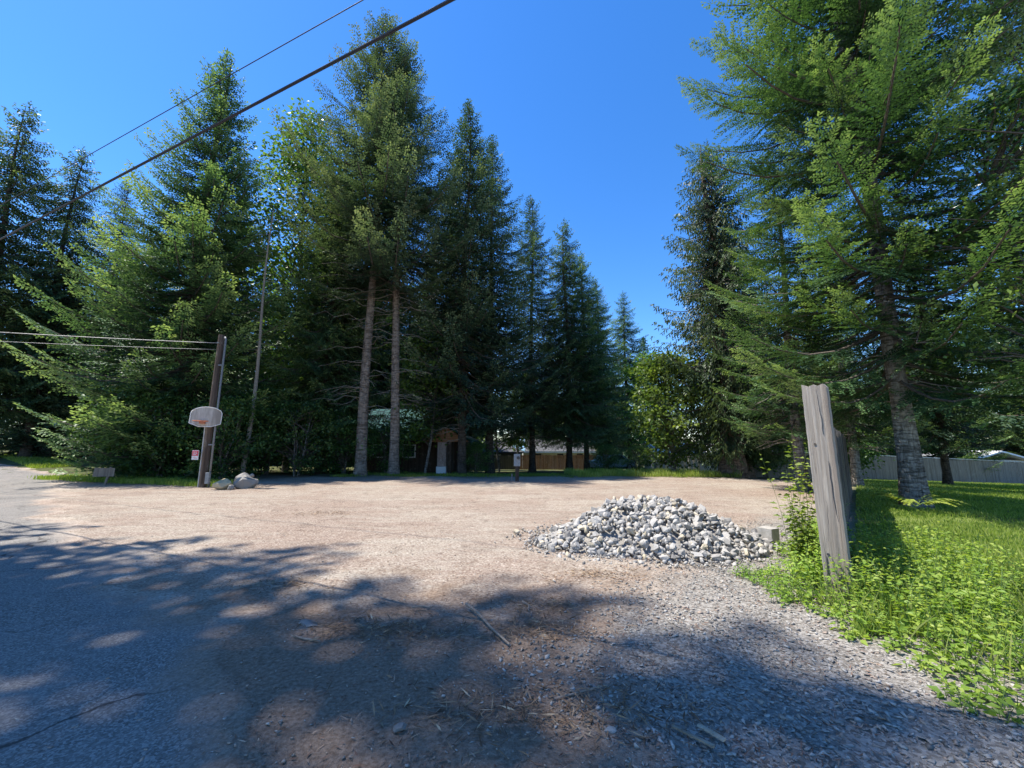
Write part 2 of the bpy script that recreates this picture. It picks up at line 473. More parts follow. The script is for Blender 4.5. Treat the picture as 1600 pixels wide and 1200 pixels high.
def lump(x, y):
    u = (y - 10.6) - 0.16 * (x + 2) + 0.5 * np.sin(x * 0.35); rut = -0.035 * (np.exp(-((u - 0.8) / 0.2) ** 2) + np.exp(-((u + 0.8) / 0.2) ** 2)) * ss(-12, -6, x) * ss(9, 3, x)
    return (rut + 0.018 * np.sin(1.7 * x + 0.6 * y) * np.sin(1.1 * y - 0.4 * x) + 0.010 * np.sin(4.3 * x + 1.3) * np.sin(3.7 * y + 0.5 * x)
            + 0.004 * np.sin(11 * x + 3 * y) * np.sin(9 * y - 2 * x))


def ground_z(x, y):
    return gz(x, y) + lump(np.asarray(x, float), np.asarray(y, float)) * ss(1.0, 4.0, np.hypot(x, y) + 2)


gx = spaced(0, 22, 420, 280); gy = spaced(8, 22, 430, 280)
GX, GY = np.meshgrid(gx, gy)
V = np.stack([GX, GY, ground_z(GX, GY)], -1).reshape(-1, 3)
idx = np.arange(280 * 280).reshape(280, 280)
F = np.stack([idx[:-1, :-1], idx[:-1, 1:], idx[1:, 1:], idx[1:, :-1]], -1).reshape(-1, 4)
tag(link('ground', mesh_np('ground', V, F, ground_material(), smooth=True)), 'reddish tan dirt lot strewn with chips and needles', kind='structure')

# right edge of the road, and its width measured to the left of it
re = np.array([(7.0, -6.0), (1.6, 0.0), (-0.9, 2.1), (-2.2, 3.4), (-5.0, 5.7), (-9.5, 8.8), (-14.3, 13.2), (-17.5, 16.2), (-20.5, 19.0), (-25, 22.5), (-31, 26), (-44, 32), (-70, 42)], float)
tt = np.linspace(0, 1, 260)
ln = np.r_[0, np.cumsum(np.hypot(*np.diff(re, axis=0).T))]; ln /= ln[-1]
ex = np.interp(tt, ln, re[:, 0]); ey = np.interp(tt, ln, re[:, 1])
kern = np.ones(9) / 9
for _ in range(2):
    ex = np.r_[ex[:4], np.convolve(ex, kern, 'valid'), ex[-4:]]; ey = np.r_[ey[:4], np.convolve(ey, kern, 'valid'), ey[-4:]]
tx = np.gradient(ex); ty = np.gradient(ey); tl = np.hypot(tx, ty); nx_, ny_ = -(-ty / tl), -(tx / tl)
nx_, ny_ = -nx_, -ny_
if nx_[40] > 0: nx_, ny_ = -nx_, -ny_
nw = 40
ww = np.linspace(0, 1, nw) ** 1.3 * 7.0
wob = 0.25 * np.sin(tt * 160) + 0.15 * np.sin(tt * 410 + 1) + 0.1 * R.randn(260)
Vx = ex[:, None] + nx_[:, None] * (ww[None] + wob[:, None] * np.exp(-ww[None] * 1.5))
Vy = ey[:, None] + ny_[:, None] * (ww[None] + wob[:, None] * np.exp(-ww[None] * 1.5))
Vz = ground_z(Vx, Vy) + 0.006
Vz[:, 0] -= 0.02
Vz += 0.012 * np.sin(np.clip(ww / 7, 0, 1) * PI)[None]
dust = np.clip(1.25 - ww / 0.55, 0, 1.25)[None] * np.ones((260, 1)) + 0.32 * ss(6, 12, Vy) - 0.05
idx = np.arange(260 * nw).reshape(260, nw)
F = np.stack([idx[:-1, :-1], idx[:-1, 1:], idx[1:, 1:], idx[1:, :-1]], -1).reshape(-1, 4)
# keep the faces looking up
a0 = np.array([Vx[0, 0], Vy[0, 0]]); b0 = np.array([Vx[0, 1], Vy[0, 1]]); c0 = np.array([Vx[1, 1], Vy[1, 1]])
if np.cross(b0 - a0, c0 - a0) < 0: F = F[:, ::-1]
tag(link('road', mesh_np('road', np.stack([Vx, Vy, Vz], -1).reshape(-1, 3), F, road_material(), tone=dust.ravel(), smooth=True)),
    'old grey asphalt road with dusty broken edge', kind='structure')


# ------------------------------------------------------------------ foliage builders
def leaf_mesh(name, P, D, N, L, Wd, tone, mat, fold=0.0, droop=0.0):
    """one pointed leaf per row: base P, direction D, face normal N, length L, width Wd"""
    P = np.asarray(P); D = np.asarray(D); N = np.asarray(N)
    D = D / np.linalg.norm(D, axis=1, keepdims=True)
    S = np.cross(D, N); S /= np.maximum(np.linalg.norm(S, axis=1, keepdims=True), 1e-6)
    U = np.cross(S, D)
    L = np.asarray(L)[:, None]; Wd = np.asarray(Wd)[:, None]
    mid = P + D * L * 0.45
    V = np.stack([P, mid + S * Wd * 0.5 + U * Wd * fold, P + D * L - np.array([0, 0, 1.0]) * L * droop, mid - S * Wd * 0.5 + U * Wd * fold], 1).reshape(-1, 3)
    n = len(P); b = np.arange(n) * 4
    if fold:
        F = np.stack([np.stack([b, b + 1, b + 2], -1), np.stack([b, b + 2, b + 3], -1)], 1).reshape(-1, 3)
    else:
        F = np.stack([b, b + 1, b + 2, b + 3], -1)
    return mesh_np(name, V, F, mat, tone=np.repeat(tone, 4))


def unit(v): return v / np.maximum(np.linalg.norm(v, axis=-1, keepdims=True), 1e-9)


def trunk_mesh(name, h, r0, mat, rng, n=14, rings=26, flare=0.5, bend=0.15, top=0.04):
    zs = np.linspace(0, 1, rings) ** 1.3 * h
    ph = rng.rand(4) * 6
    V = []
    for z in zs:
        t = z / h
        r = r0 * (1 - t) ** 0.9 * (1 + flare * math.exp(-z / (0.9 * r0 + 0.15))) + top * r0
        cx = bend * math.sin(2.2 * t * PI + ph[0]) * t; cy = bend * math.sin(1.7 * t * PI + ph[1]) * t
        for k in range(n):
            a = 2 * PI * k / n
            rr = r * (1 + 0.09 * math.sin(3 * a + ph[2] + z * 0.6) + 0.06 * math.sin(5 * a + ph[3] - z) + 0.04 * rng.randn())
            V.append((cx + rr * math.cos(a), cy + rr * math.sin(a), z - (0.25 if z == 0 else 0)))
    i = np.arange(rings * n).reshape(rings, n); j = np.roll(i, -1, 1)
    F = np.stack([i[:-1], j[:-1], j[1:], i[1:]], -1).reshape(-1, 4)
    return mesh_np(name, V, F, mat, smooth=True)


def tubes_mesh(name, paths, mat, n=4):
    """paths: list of (points (k,3), radii (k))"""
    V, F, b = [], [], 0
    for pts, rad in paths:
        k = len(pts); t = unit(np.gradient(pts, axis=0))
        ref = np.where(np.abs(t[:, 2:3]) > 0.9, np.array([[1.0, 0, 0]]), np.array([[0, 0, 1.0]]))
        s = unit(np.cross(t, ref)); u = np.cross(s, t)
        a = np.arange(n) * 2 * PI / n
        ring = pts[:, None] + np.asarray(rad)[:, None, None] * (s[:, None] * np.cos(a)[None, :, None] + u[:, None] * np.sin(a)[None, :, None])
        V.append(ring.reshape(-1, 3))
        i = np.arange(k * n).reshape(k, n) + b; j = np.roll(i, -1, 1)
        F.append(np.stack([i[:-1], j[:-1], j[1:], i[1:]], -1).reshape(-1, 4)); b += k * n
    return mesh_np(name, np.concatenate(V), np.concatenate(F), mat, smooth=True)


def conifer(name, seed, h=24, r0=0.32, z0=2.0, rad=3.6, prof=0.85, whorl=0.42, per=5, up=0.25, low=-0.25, tip=0.25, step=0.24, leaf=0.24, lw=0.075,
            lstep=0.11, twig=0.42, hang=0.0, mat='fir', bark='bark', dead=0, dead_z=(4, 9), gap=0.0, jitter=0.3, tiplight=0.6, bend=0.2, deadl=2.4, base_tone=0.25, topr=0.12, vary=0.28, zmax=99, roll_=0.13):
    rng = np.random.RandomState(seed)
    P, D, N, L, Wd, T = [], [], [], [], [], []
    paths = []
    z = z0
    while z < h - 0.15:
        t = (z - z0) / (h - z0)
        r_here = rad * ((1 - t) ** prof * (1 - topr) + topr * (1 - t) ** 0.4) * min(1, 0.55 + 1.6 * t + 0.15)
        nb = max(3, int(round(per * (1 - 0.35 * t) + rng.randn() * 0.6)))
        off = rng.rand() * 6.28
        for b in range(nb):
            if rng.rand() < gap * (1 - t): continue
            az = off + 2 * PI * b / nb + rng.randn() * 0.28
            bl = r_here * rng.uniform(0.9 - vary, 0.9 + vary)
            if bl < 0.15: bl = 0.15
            el = low + (up - low) * t ** 0.8 + (0.55 * ss(0.86, 1.0, t)) + rng.randn() * 0.10
            rd = np.array([math.cos(az), math.sin(az), 0]); sd = np.array([-math.sin(az), math.cos(az), 0])
            ns = 7
            s = np.linspace(0, 1, ns)
            zz = bl * (math.tan(el) * s - 0.16 * np.sin(s * PI) * (1 + hang) + tip * s ** 3 * (1 - t) - hang * 0.25 * s ** 2)
            pts = np.array([0, 0, z + rng.uniform(-.2, .2)]) + rd * (bl * s)[:, None] + np.array([0, 0, 1.0]) * zz[:, None] + sd * (bl * 0.10 * rng.randn() * s ** 2)[:, None]
            paths.append((pts[:6], (0.012 + 0.010 * bl) * (1 - 0.85 * s[:6])))
            roll = rng.randn() * roll_; btone = rng.randn() * 0.08
            d = step * (1 if z < zmax else 2)
            k_ = 1 if z < zmax else 2
            q = 0.16 if bl > 1.2 else 0.05
            ds = np.arange(max(q * bl, 0.1), bl, d * rng.uniform(.85, 1.15))
            for di, dd in enumerate(ds):
                f = dd / bl
                p0 = np.array([np.interp(f, s, pts[:, k]) for k in range(3)])
                tg = unit(np.array([np.interp(min(1, f + 0.06), s, pts[:, k]) for k in range(3)]) - np.array([np.interp(max(0, f - 0.06), s, pts[:, k]) for k in range(3)]))
                for side in (-1, 1):
                    tl = bl * twig * (1 - f) ** 0.75 * min(1, 0.45 + 1.5 * f) * rng.uniform(.6, 1.2) + 0.16
                    ang = 0.95 - 0.35 * f + rng.randn() * 0.12
                    sv = sd * side * math.cos(roll) + np.array([0, 0, 1.0]) * side * math.sin(roll)
                    td = unit(tg * math.cos(ang) + sv * math.sin(ang) + np.array([0, 0, -0.10 - hang * 1.0 + rng.randn() * jitter * 0.35]))
                    nl = max(2, int(tl / (lstep * k_)))
                    u = (np.arange(nl) + rng.rand()) / nl
                    lp = p0 + td * (u * tl)[:, None] + np.array([0, 0, -1.0]) * ((u * tl) ** 2 * (0.10 + hang * 0.5))[:, None]
                    nrm = unit(np.cross(td, tg) * (-side) + 1e-6)
                    if nrm[2] < 0: nrm = -nrm
                    sv2 = np.cross(nrm, td)
                    sg = np.where(np.arange(nl) % 2 == 0, 1, -1)
                    ld = unit(td * 0.75 + sv2 * (sg * 0.70)[:, None] + rng.randn(nl, 3) * 0.16 + np.array([0, 0, -hang * 0.9]))
                    ll = leaf * k_ ** 0.5 * rng.uniform(.65, 1.2, nl) * (1 - 0.3 * u)
                    P.append(lp); D.append(ld); N.append(unit(nrm + rng.randn(nl, 3) * jitter)); L.append(ll)
                    Wd.append(np.full(nl, lw * k_) * rng.uniform(.7, 1.25, nl))
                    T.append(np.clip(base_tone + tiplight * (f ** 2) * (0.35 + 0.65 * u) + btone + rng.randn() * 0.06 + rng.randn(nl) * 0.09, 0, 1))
        z += whorl * rng.uniform(.75, 1.3) * (1 - 0.45 * t)
    # the leader
    nl = 40
    zt = np.linspace(h - 1.6, h + 0.25, nl); a = rng.rand(nl) * 6.28
    P.append(np.stack([0 * zt, 0 * zt, zt], -1)); D.append(np.stack([np.cos(a), np.sin(a), 0.9 + 0 * a], -1)); N.append(unit(rng.randn(nl, 3)))
    L.append(np.linspace(0.45, 0.16, nl)); Wd.append(np.full(nl, lw)); T.append(np.full(nl, 0.4))
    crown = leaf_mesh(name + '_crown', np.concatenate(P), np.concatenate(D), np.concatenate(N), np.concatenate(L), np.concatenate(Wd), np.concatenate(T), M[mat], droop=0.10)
    trunk = trunk_mesh(name + '_trunk', h, r0, M[bark], rng, bend=bend)
    limbs = tubes_mesh(name + '_limbs', paths, M['limb'])
    out = [('trunk', trunk), ('limbs', limbs), ('crown', crown)]
    if dead:
        dp = []
        for _ in range(dead):
            zz = rng.uniform(*dead_z); az = rng.rand() * 6.28; bl = rng.uniform(.4, 1) * deadl
            s = np.linspace(0, 1, 6)
            rdv = np.array([math.cos(az), math.sin(az), 0])
            pts = np.array([0, 0, zz]) + rdv * (bl * s)[:, None] + np.array([0, 0, 1.0]) * (bl * (0.12 * s - 0.28 * s ** 2 + 0.03 * rng.randn(6)))[:, None] + np.array([-rdv[1], rdv[0], 0]) * (0.06 * bl * rng.randn(6) * s)[:, None]
            dp.append((pts, 0.022 * (1 - 0.8 * s)))
            for _k in range(rng.randint(2, 6)):
                f = rng.uniform(.35, .9); p0 = np.array([np.interp(f, s, pts[:, k]) for k in range(3)])
                dv = unit(rdv * 0.7 + np.array([-rdv[1], rdv[0], 0]) * rng.choice([-1, 1]) * 0.8 + np.array([0, 0, rng.uniform(-.6, .2)]))
                s3 = np.linspace(0, 1, 3)
                dp.append((p0 + dv * (s3 * rng.uniform(.2, .8))[:, None], 0.010 * (1 - 0.7 * s3)))
        out.append(('dead_limbs', tubes_mesh(name + '_dead', dp, M['deadlimb'])))
    return out


def broadleaf(name, seed, h=12, rx=3.0, z0=2.5, r0=0.16, clumps=60, per=90, leaf=0.16, lw=0.13, spread=0.75, mat='maple', bark='bark_pale', stems=1, flat=0.55, limbr=0.03, shape=0.6, lean=0.0):
    rng = np.random.RandomState(seed)
    P, D, N, L, Wd, T = [], [], [], [], [], []
    paths = []
    for si in range(stems):
        a = rng.rand() * 6.28
        k = 9; s = np.linspace(0, 1, k)
        lean_v = np.array([math.cos(a), math.sin(a)]) * (rx * 0.35 if stems > 1 else lean)
        pts = np.stack([lean_v[0] * s + 0.12 * np.sin(s * 5 + a), lean_v[1] * s + 0.12 * np.sin(s * 4 + a * 2), s * h * 0.93 * rng.uniform(.85, 1)], -1)
        pts[0, 2] = -0.15
        paths.append((pts, r0 * (1 - 0.88 * s) * (1 if stems == 1 else 0.6) + 0.008))
    stem_paths = list(paths)
    limb = []
    for c in range(clumps):
        t = rng.rand() ** 0.8
        zc = z0 + (h - z0) * t
        rr = rx * (math.sin(min(1, (t * 0.92 + 0.08)) * PI) ** shape) * math.sqrt(rng.uniform(0.08, 1.0))
        a = rng.rand() * 6.28
        c0 = np.array([rr * math.cos(a), rr * math.sin(a), zc])
        sp = stem_paths[rng.randint(len(stem_paths))][0]
        zb = max(0.4, zc - rr * rng.uniform(.4, .9))
        b0 = np.array([np.interp(zb, sp[:, 2], sp[:, i]) for i in range(2)] + [min(zb, sp[-1, 2])])
        s = np.linspace(0, 1, 5)
        pts = b0 + (c0 - b0) * s[:, None] + np.array([0, 0, 1.0]) * (0.15 * rr * np.sin(s * PI))[:, None] + rng.randn(5, 3) * 0.05 * s[:, None]
        limb.append((pts, limbr * (1 - 0.8 * s) + 0.004))
        n = int(per * rng.uniform(.6, 1.4))
        e = rng.randn(n, 3) * np.array([spread, spread, spread * 0.5])
        lp = c0 + e
        nrm = unit(np.array([0, 0, 1.0]) * flat + rng.randn(n, 3) * 0.55)
        dv = unit(np.stack([e[:, 0], e[:, 1], 0 * e[:, 0]], -1) + rng.randn(n, 3) * 0.6 + np.array([0, 0, -0.25]))
        dv = unit(dv - nrm * np.sum(dv * nrm, 1, keepdims=True) * 0.8)
        P.append(lp); D.append(dv); N.append(nrm); L.append(leaf * rng.uniform(.6, 1.25, n)); Wd.append(lw * rng.uniform(.7, 1.2, n))
        T.append(np.clip(0.42 + rng.randn() * 0.14 + rng.randn(n) * 0.17, 0, 1))
    crown = leaf_mesh(name + '_crown', np.concatenate(P), np.concatenate(D), np.concatenate(N), np.concatenate(L), np.concatenate(Wd), np.concatenate(T), M[mat], fold=0.10, droop=0.08)
    return [('trunk', tubes_mesh(name + '_trunk', stem_paths, M[bark], 10)), ('limbs', tubes_mesh(name + '_limbs', limb, M['limb'], 5)), ('crown', crown)]


def place(kind, parts, x, y, label, cat='tree', group=None, scale=1.0, sz=None, rz=0.0, tilt=(0, 0), z=None, crown='crown', trunk='trunk'):
    o = empty(kind, (x, y, gzf(x, y) if z is None else z))
    o.rotation_euler = (tilt[0], tilt[1], rz)
    o.scale = (scale, scale, sz if sz else scale)
    tag(o, label, cat, group)
    for nme, me in parts:
        c = link({'crown': crown, 'trunk': trunk}.get(nme, nme), me, o)
        if 'limbs' in nme: c['kind'] = 'stuff'
    return o


# ------------------------------------------------------------------ trees
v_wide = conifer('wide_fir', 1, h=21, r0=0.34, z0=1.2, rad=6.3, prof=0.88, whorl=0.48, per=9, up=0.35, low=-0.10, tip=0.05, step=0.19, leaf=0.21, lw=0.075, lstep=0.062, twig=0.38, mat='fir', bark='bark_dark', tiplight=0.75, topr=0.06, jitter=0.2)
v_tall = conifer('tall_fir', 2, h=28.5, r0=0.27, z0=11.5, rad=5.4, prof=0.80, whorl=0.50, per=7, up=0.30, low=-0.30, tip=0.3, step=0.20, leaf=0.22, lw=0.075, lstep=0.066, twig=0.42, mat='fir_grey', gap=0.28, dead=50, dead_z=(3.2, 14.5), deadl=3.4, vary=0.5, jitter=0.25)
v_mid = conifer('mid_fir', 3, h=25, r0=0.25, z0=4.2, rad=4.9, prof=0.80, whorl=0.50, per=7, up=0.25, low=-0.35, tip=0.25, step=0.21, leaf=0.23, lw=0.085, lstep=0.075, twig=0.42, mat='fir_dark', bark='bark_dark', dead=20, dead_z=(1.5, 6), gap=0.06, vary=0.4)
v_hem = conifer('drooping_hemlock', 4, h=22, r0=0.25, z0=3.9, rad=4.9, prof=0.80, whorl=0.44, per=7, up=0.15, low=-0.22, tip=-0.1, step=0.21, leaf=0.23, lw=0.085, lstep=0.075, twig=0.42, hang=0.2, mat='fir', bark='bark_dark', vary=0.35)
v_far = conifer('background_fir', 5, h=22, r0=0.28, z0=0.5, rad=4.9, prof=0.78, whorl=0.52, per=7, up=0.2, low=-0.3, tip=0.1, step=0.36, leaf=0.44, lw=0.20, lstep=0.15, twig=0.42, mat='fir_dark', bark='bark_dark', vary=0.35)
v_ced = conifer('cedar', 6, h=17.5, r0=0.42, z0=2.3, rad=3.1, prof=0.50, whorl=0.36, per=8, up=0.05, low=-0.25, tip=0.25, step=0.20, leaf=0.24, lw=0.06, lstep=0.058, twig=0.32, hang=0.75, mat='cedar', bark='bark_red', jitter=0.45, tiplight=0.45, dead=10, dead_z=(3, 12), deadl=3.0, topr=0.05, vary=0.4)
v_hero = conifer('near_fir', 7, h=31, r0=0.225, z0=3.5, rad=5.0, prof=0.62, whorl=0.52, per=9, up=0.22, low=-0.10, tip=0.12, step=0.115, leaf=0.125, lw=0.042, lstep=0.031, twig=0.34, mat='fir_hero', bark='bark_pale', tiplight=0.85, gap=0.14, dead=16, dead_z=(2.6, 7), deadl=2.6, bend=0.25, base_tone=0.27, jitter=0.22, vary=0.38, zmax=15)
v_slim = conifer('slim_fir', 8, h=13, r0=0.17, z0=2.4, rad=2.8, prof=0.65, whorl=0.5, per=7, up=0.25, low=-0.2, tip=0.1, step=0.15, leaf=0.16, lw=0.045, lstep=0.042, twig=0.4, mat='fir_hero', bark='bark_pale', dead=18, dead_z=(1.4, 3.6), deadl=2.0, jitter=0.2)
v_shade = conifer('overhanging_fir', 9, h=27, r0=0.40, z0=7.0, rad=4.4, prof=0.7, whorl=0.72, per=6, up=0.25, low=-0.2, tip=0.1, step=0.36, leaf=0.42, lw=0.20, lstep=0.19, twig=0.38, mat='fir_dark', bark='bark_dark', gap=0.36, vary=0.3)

place('fir_tree', v_wide, -16.7, 20.0, 'broad dense fir behind the hoop pole, boughs reaching down to the ground', rz=0.4, scale=1.06, sz=1.15)
place('fir_tree', v_tall, -8.0, 21.4, 'tallest fir, pale bare lower trunk, left of the pair in mid picture', rz=1.0)
place('fir_tree', v_tall, -6.4, 21.9, 'slightly shorter tall fir with bare trunk, right of the pair in mid picture', scale=0.93, rz=3.6, tilt=(0, 0.025))
place('fir_tree', v_hem, -10.6, 24.5, 'tall green fir close behind the left trunk of the pair', scale=0.85, rz=5.7)
place('fir_tree', v_hem, -10.9, 22.9, 'greyish fir left of the tall pair with sunlit drooping boughs', scale=0.84, rz=2.0)
place('fir_tree', v_mid, -3.0, 24.0, 'dark fir right of the tall pair, in front of the cabin porch', scale=1.0, rz=0.3)
place('fir_tree', v_mid, -1.5, 27.0, 'dark fir with pointed top beside the grey roofed house', scale=1.0, rz=2.4)
place('fir_tree', v_mid, -4.6, 28.5, 'dark fir rising behind the cabin porch roof', scale=0.93, rz=4.4)
place('fir_tree', v_mid, 1.6, 31.5, 'medium fir with dark trunk behind the utility pedestal', scale=0.93, rz=1.2)
place('fir_tree', v_hem, 4.7, 33.0, 'bluish green fir in front of the brown back fence', scale=1.0, rz=0.7)
place('fir_tree', v_hem, 8.2, 37.0, 'shorter green fir over the parked car', scale=0.83, rz=3.3)
place('fir_tree', v_hem, 12.0, 41.0, 'small pointed fir at the low end of the dark row', scale=0.86, rz=5.0)
place('fir_tree', v_hem, 6.4, 34.6, 'second bluish fir leaning over the brown back fence', scale=0.90, rz=2.1)
place('fir_tree', v_far, 18.8, 55.0, 'tiny distant dark fir top in the gap of sky', scale=0.84, rz=1.0)
place('cedar_tree', v_ced, 11.7, 21.4, 'shaggy drooping cedar with reddish trunk at the back of the lot', rz=0.5, scale=1.28, sz=1.12)
place('cedar_tree', v_ced, 13.0, 22.8, 'thinner second cedar close behind the shaggy cedar', scale=1.0, sz=0.85, rz=2.8)
place('fir_tree', v_hero, 10.3, 10.5, 'big near fir with pale flaky trunk on the lawn', rz=2.55, tilt=(0, 0.0))
place('fir_tree', v_slim, 10.15, 14.2, 'slim fir with pale trunk just behind the fence post', rz=1.1)
place('fir_tree', v_slim, 14.4, 17.0, 'thin fir standing beyond the far end of the plank fence', scale=0.95, rz=4.0)
place('fir_tree', v_mid, 21.0, 19.6, 'dark low drooping fir right of the near trunk', scale=0.62, rz=2.2)
place('fir_tree', v_mid, 22.5, 14.8, 'tall dark fir filling the upper right corner', scale=1.12, rz=0.9)
place('fir_tree', v_wide, 33.5, 31.5, 'light green fir over the white roof at the right edge', scale=0.66, rz=5.1)
place('fir_tree', v_wide, 26.5, 31.5, 'pale green fir behind the grey back fence', scale=0.62, rz=0.1)

# the tall firs on the far side of the road
place('cedar_tree', v_hem, -41.0, 34.0, 'huge flared trunk tree across the road beside the pale bin', scale=1.32, rz=0.2)
place('fir_tree', v_hem, -43.5, 31.5, 'tallest tree at the left edge', scale=1.42, rz=1.9)
place('fir_tree', v_mid, -40.0, 37.5, 'slim pointed fir right of the tallest left edge tree', scale=1.12, rz=2.6)
place('fir_tree', v_hem, -36.5, 39.0, 'rounded dark tree top behind the overhead cable', scale=1.18, rz=4.1)
place('fir_tree', v_mid, -33.0, 34.0, 'dark fir between the road and the broad fir', scale=0.80, rz=0.8)
place('fir_tree', v_hem, -28.0, 33.0, 'dark tree close behind the grey sign board', scale=0.75, rz=3.0)
# firs left of the frame that shade the foreground
for i, (x, y, s, r) in enumerate([(-15.4, 4.7, 1.12, 0.3), (-13.6, 2.3, 0.85, 2.1), (-16.6, 1.4, 1.1, 4.0), (-21.0, 5.4, 1.1, 2.9), (-20.0, -0.5, 1.2, 1.0), (-12.6, 0.6, 0.75, 1.7)]):
    place('fir_tree', v_shade, x, y, 'tall fir left of the picture that shades the foreground', group='roadside firs left of the picture', scale=s, sz=s * 1.2, rz=r)

# the wood behind
rb = random.Random(5)
spots = []
for x0, x1, y0, y1, n in ((-42, -14, 31, 50, 15), (-14, 10, 63, 88, 14), (-17, -6.5, 36, 56, 9), (5, 30, 58, 85, 12), (28, 64, 36, 62, 24), (-75, -42, 38, 66, 9), (-30, 10, 60, 85, 8)):
    for _ in range(n):
        for _try in range(30):
            x, y = rb.uniform(x0, x1), rb.uniform(y0, y1)
            if all((x - a) ** 2 + (y - b) ** 2 > 9 for a, b in spots): break
        spots.append((x, y))
for x, y in spots:
    ax = x / y
    top = 17 + rb.uniform(-3, 3)
    if ax < -0.2: top = 21 + rb.uniform(-3, 3)
    if 0.12 < ax < 0.62: top = min(top, 1.5 + y * 0.19 + rb.uniform(-2, 1))
    if ax > 0.62: top = 1.5 + y * 0.32 + rb.uniform(-3, 2)
    s = max(0.4, top / 22)
    lab, grp = ('dark fir deep in the wood behind the cabin and broad fir', 'firs behind the cabin')
    if ax < -0.95: lab, grp = ('dark fir in the wood across the road at far left', 'firs across the road')
    elif ax > 0.55: lab, grp = ('dark fir in the wood beyond the grey back fence', 'firs beyond the grey fence')
    elif ax > -0.12: lab, grp = ('distant dark fir behind the brown back fence', 'firs behind the brown fence')
    place('background_fir', v_far, x, y, lab, group=grp, scale=s * 1.02, rz=rb.uniform(0, 6.28))

b_maple = broadleaf('maple', 21, h=20.5, rx=2.7, z0=4, r0=0.17, clumps=170, per=75, leaf=0.20, lw=0.16, spread=0.55, shape=0.42)
b_vine = broadleaf('vine_maple', 22, h=6.6, rx=2.1, z0=0.6, r0=0.11, clumps=90, per=75, leaf=0.20, lw=0.16, spread=0.40, stems=4, shape=0.45)
b_under = broadleaf('understory', 23, h=4.4, rx=2.2, z0=0.35, r0=0.08, clumps=70, per=80, leaf=0.17, lw=0.13, spread=0.40, stems=5, shape=0.4, mat='shrub')
b_open = broadleaf('leafy_maple', 24, h=9.5, rx=2.3, z0=2.2, r0=0.09, clumps=48, per=70, leaf=0.24, lw=0.20, spread=0.5, stems=2, shape=0.5)
b_gloss = broadleaf('glossy_tree', 25, h=9.5, rx=3.2, z0=2.6, r0=0.14, clumps=120, per=85, leaf=0.13, lw=0.065, spread=0.46, stems=2, mat='glossy', flat=0.3, shape=0.45)

place('maple_tree', b_maple, -13.7, 24.3, 'light green maple between the broad fir and the tall pair', scale=1.15)
place('maple_tree', b_maple, -11.9, 25.9, 'second light green maple, lower, behind the bare snag', scale=1.0, rz=2)
place('maple_tree', b_open, -5.2, 24.2, 'sunlit small maple hanging over the cabin roof', scale=0.90)
place('maple_tree', b_open, -1.0, 31.5, 'slender leafy maple left of the pedestal', scale=0.85, rz=2.2)
place('maple_tree', b_open, 0.6, 35.0, 'slender leafy maple behind the brown fence end', scale=0.9, rz=4)
place('maple_tree', b_vine, 8.7, 21.9, 'bright round vine maple bush left of the cedar', scale=0.98)
place('maple_tree', b_vine, 15.2, 24.2, 'leafy bush right of the cedar in front of the bleached fence', scale=0.85, rz=2)
place('maple_tree', b_vine, 24.0, 29.6, 'leafy bush behind the grey fence beside the near trunk', scale=0.9, rz=1.1)
place('maple_tree', b_vine, 30.0, 31.5, 'leafy bush behind the grey fence left of the white roof', scale=0.95, rz=2.7)
place('fir_tree', v_wide, 44.0, 41.0, 'light green fir behind the white roof', scale=0.85, rz=1.4)
place('fir_tree', v_wide, 29.0, 37.5, 'tall pale green fir behind the middle of the grey fence', scale=0.95, rz=3.3)
place('fir_tree', v_wide, 48.5, 37.0, 'pale green fir right of the white roof', scale=0.9, rz=2.0)
place('fir_tree', v_wide, 55.0, 44.0, 'tall pale green fir far behind the white roof', scale=1.1, rz=0.6)
place('maple_tree', b_vine, 36.2, 32.6, 'leafy bush behind the grey fence close to the white roof', scale=0.8, rz=3.9)
place('fir_tree', v_hem, 20.0, 31.5, 'drooping fir behind the left end of the grey fence', scale=0.7, rz=1.9)
place('maple_tree', b_open, 10.9, 30.5, 'pale leafy tree rising behind the vine maple bush', scale=0.95, rz=1)
place('maple_tree', b_vine, 17.2, 21.5, 'leafy bush behind the far end of the plank fence', scale=0.75, rz=4)
place('broadleaf_tree', b_gloss, 11.6, 7.5, 'glossy leaved broadleaf tree reaching in at the right edge', cat='tree', scale=1.0)
for x, y, s, r, lab in [(-18.3, 19.8, 1.0, 0, 'leafy shrub above the grey sign board'), (-16.0, 18.4, 0.85, 1, 'leafy shrub under the broad fir, left of the hoop pole'),
                        (-13.0, 18.2, 0.8, 2, 'shaded shrub right behind the hoop pole'), (-10.8, 20.4, 0.8, 3, 'shaded shrub behind the two boulders'),
                        (-21.5, 24.0, 1.0, 4, 'leafy shrub at the road bend'), (-9.4, 22.6, 0.75, 5, 'shaded shrub left of the tall pair'),
                        (-26.0, 29.0, 1.05, 1.5, 'leafy shrub across the bend near the huge trunk'), (-7.3, 23.6, 0.62, 2.5, 'low bush before the dark cabin wall'),
                        (-2.2, 24.8, 0.42, 3.5, 'low bush at the foot of the dark fir by the porch'), (6.4, 27.5, 0.42, 0.5, 'low bush in front of the parked car'),
                        (7.6, 24.6, 0.38, 2.0, 'small bush in the grass left of the vine maple'), (-13.2, 21.6, 1.0, 5.5, 'tall shaded shrub behind the bare snag'), (21.5, 27.0, 0.9, 1.0, 'green shrub against the grey back fence')]:
    place('shrub', b_under, x, y, lab, cat='shrub', scale=s, rz=r, crown='foliage', trunk='stem')

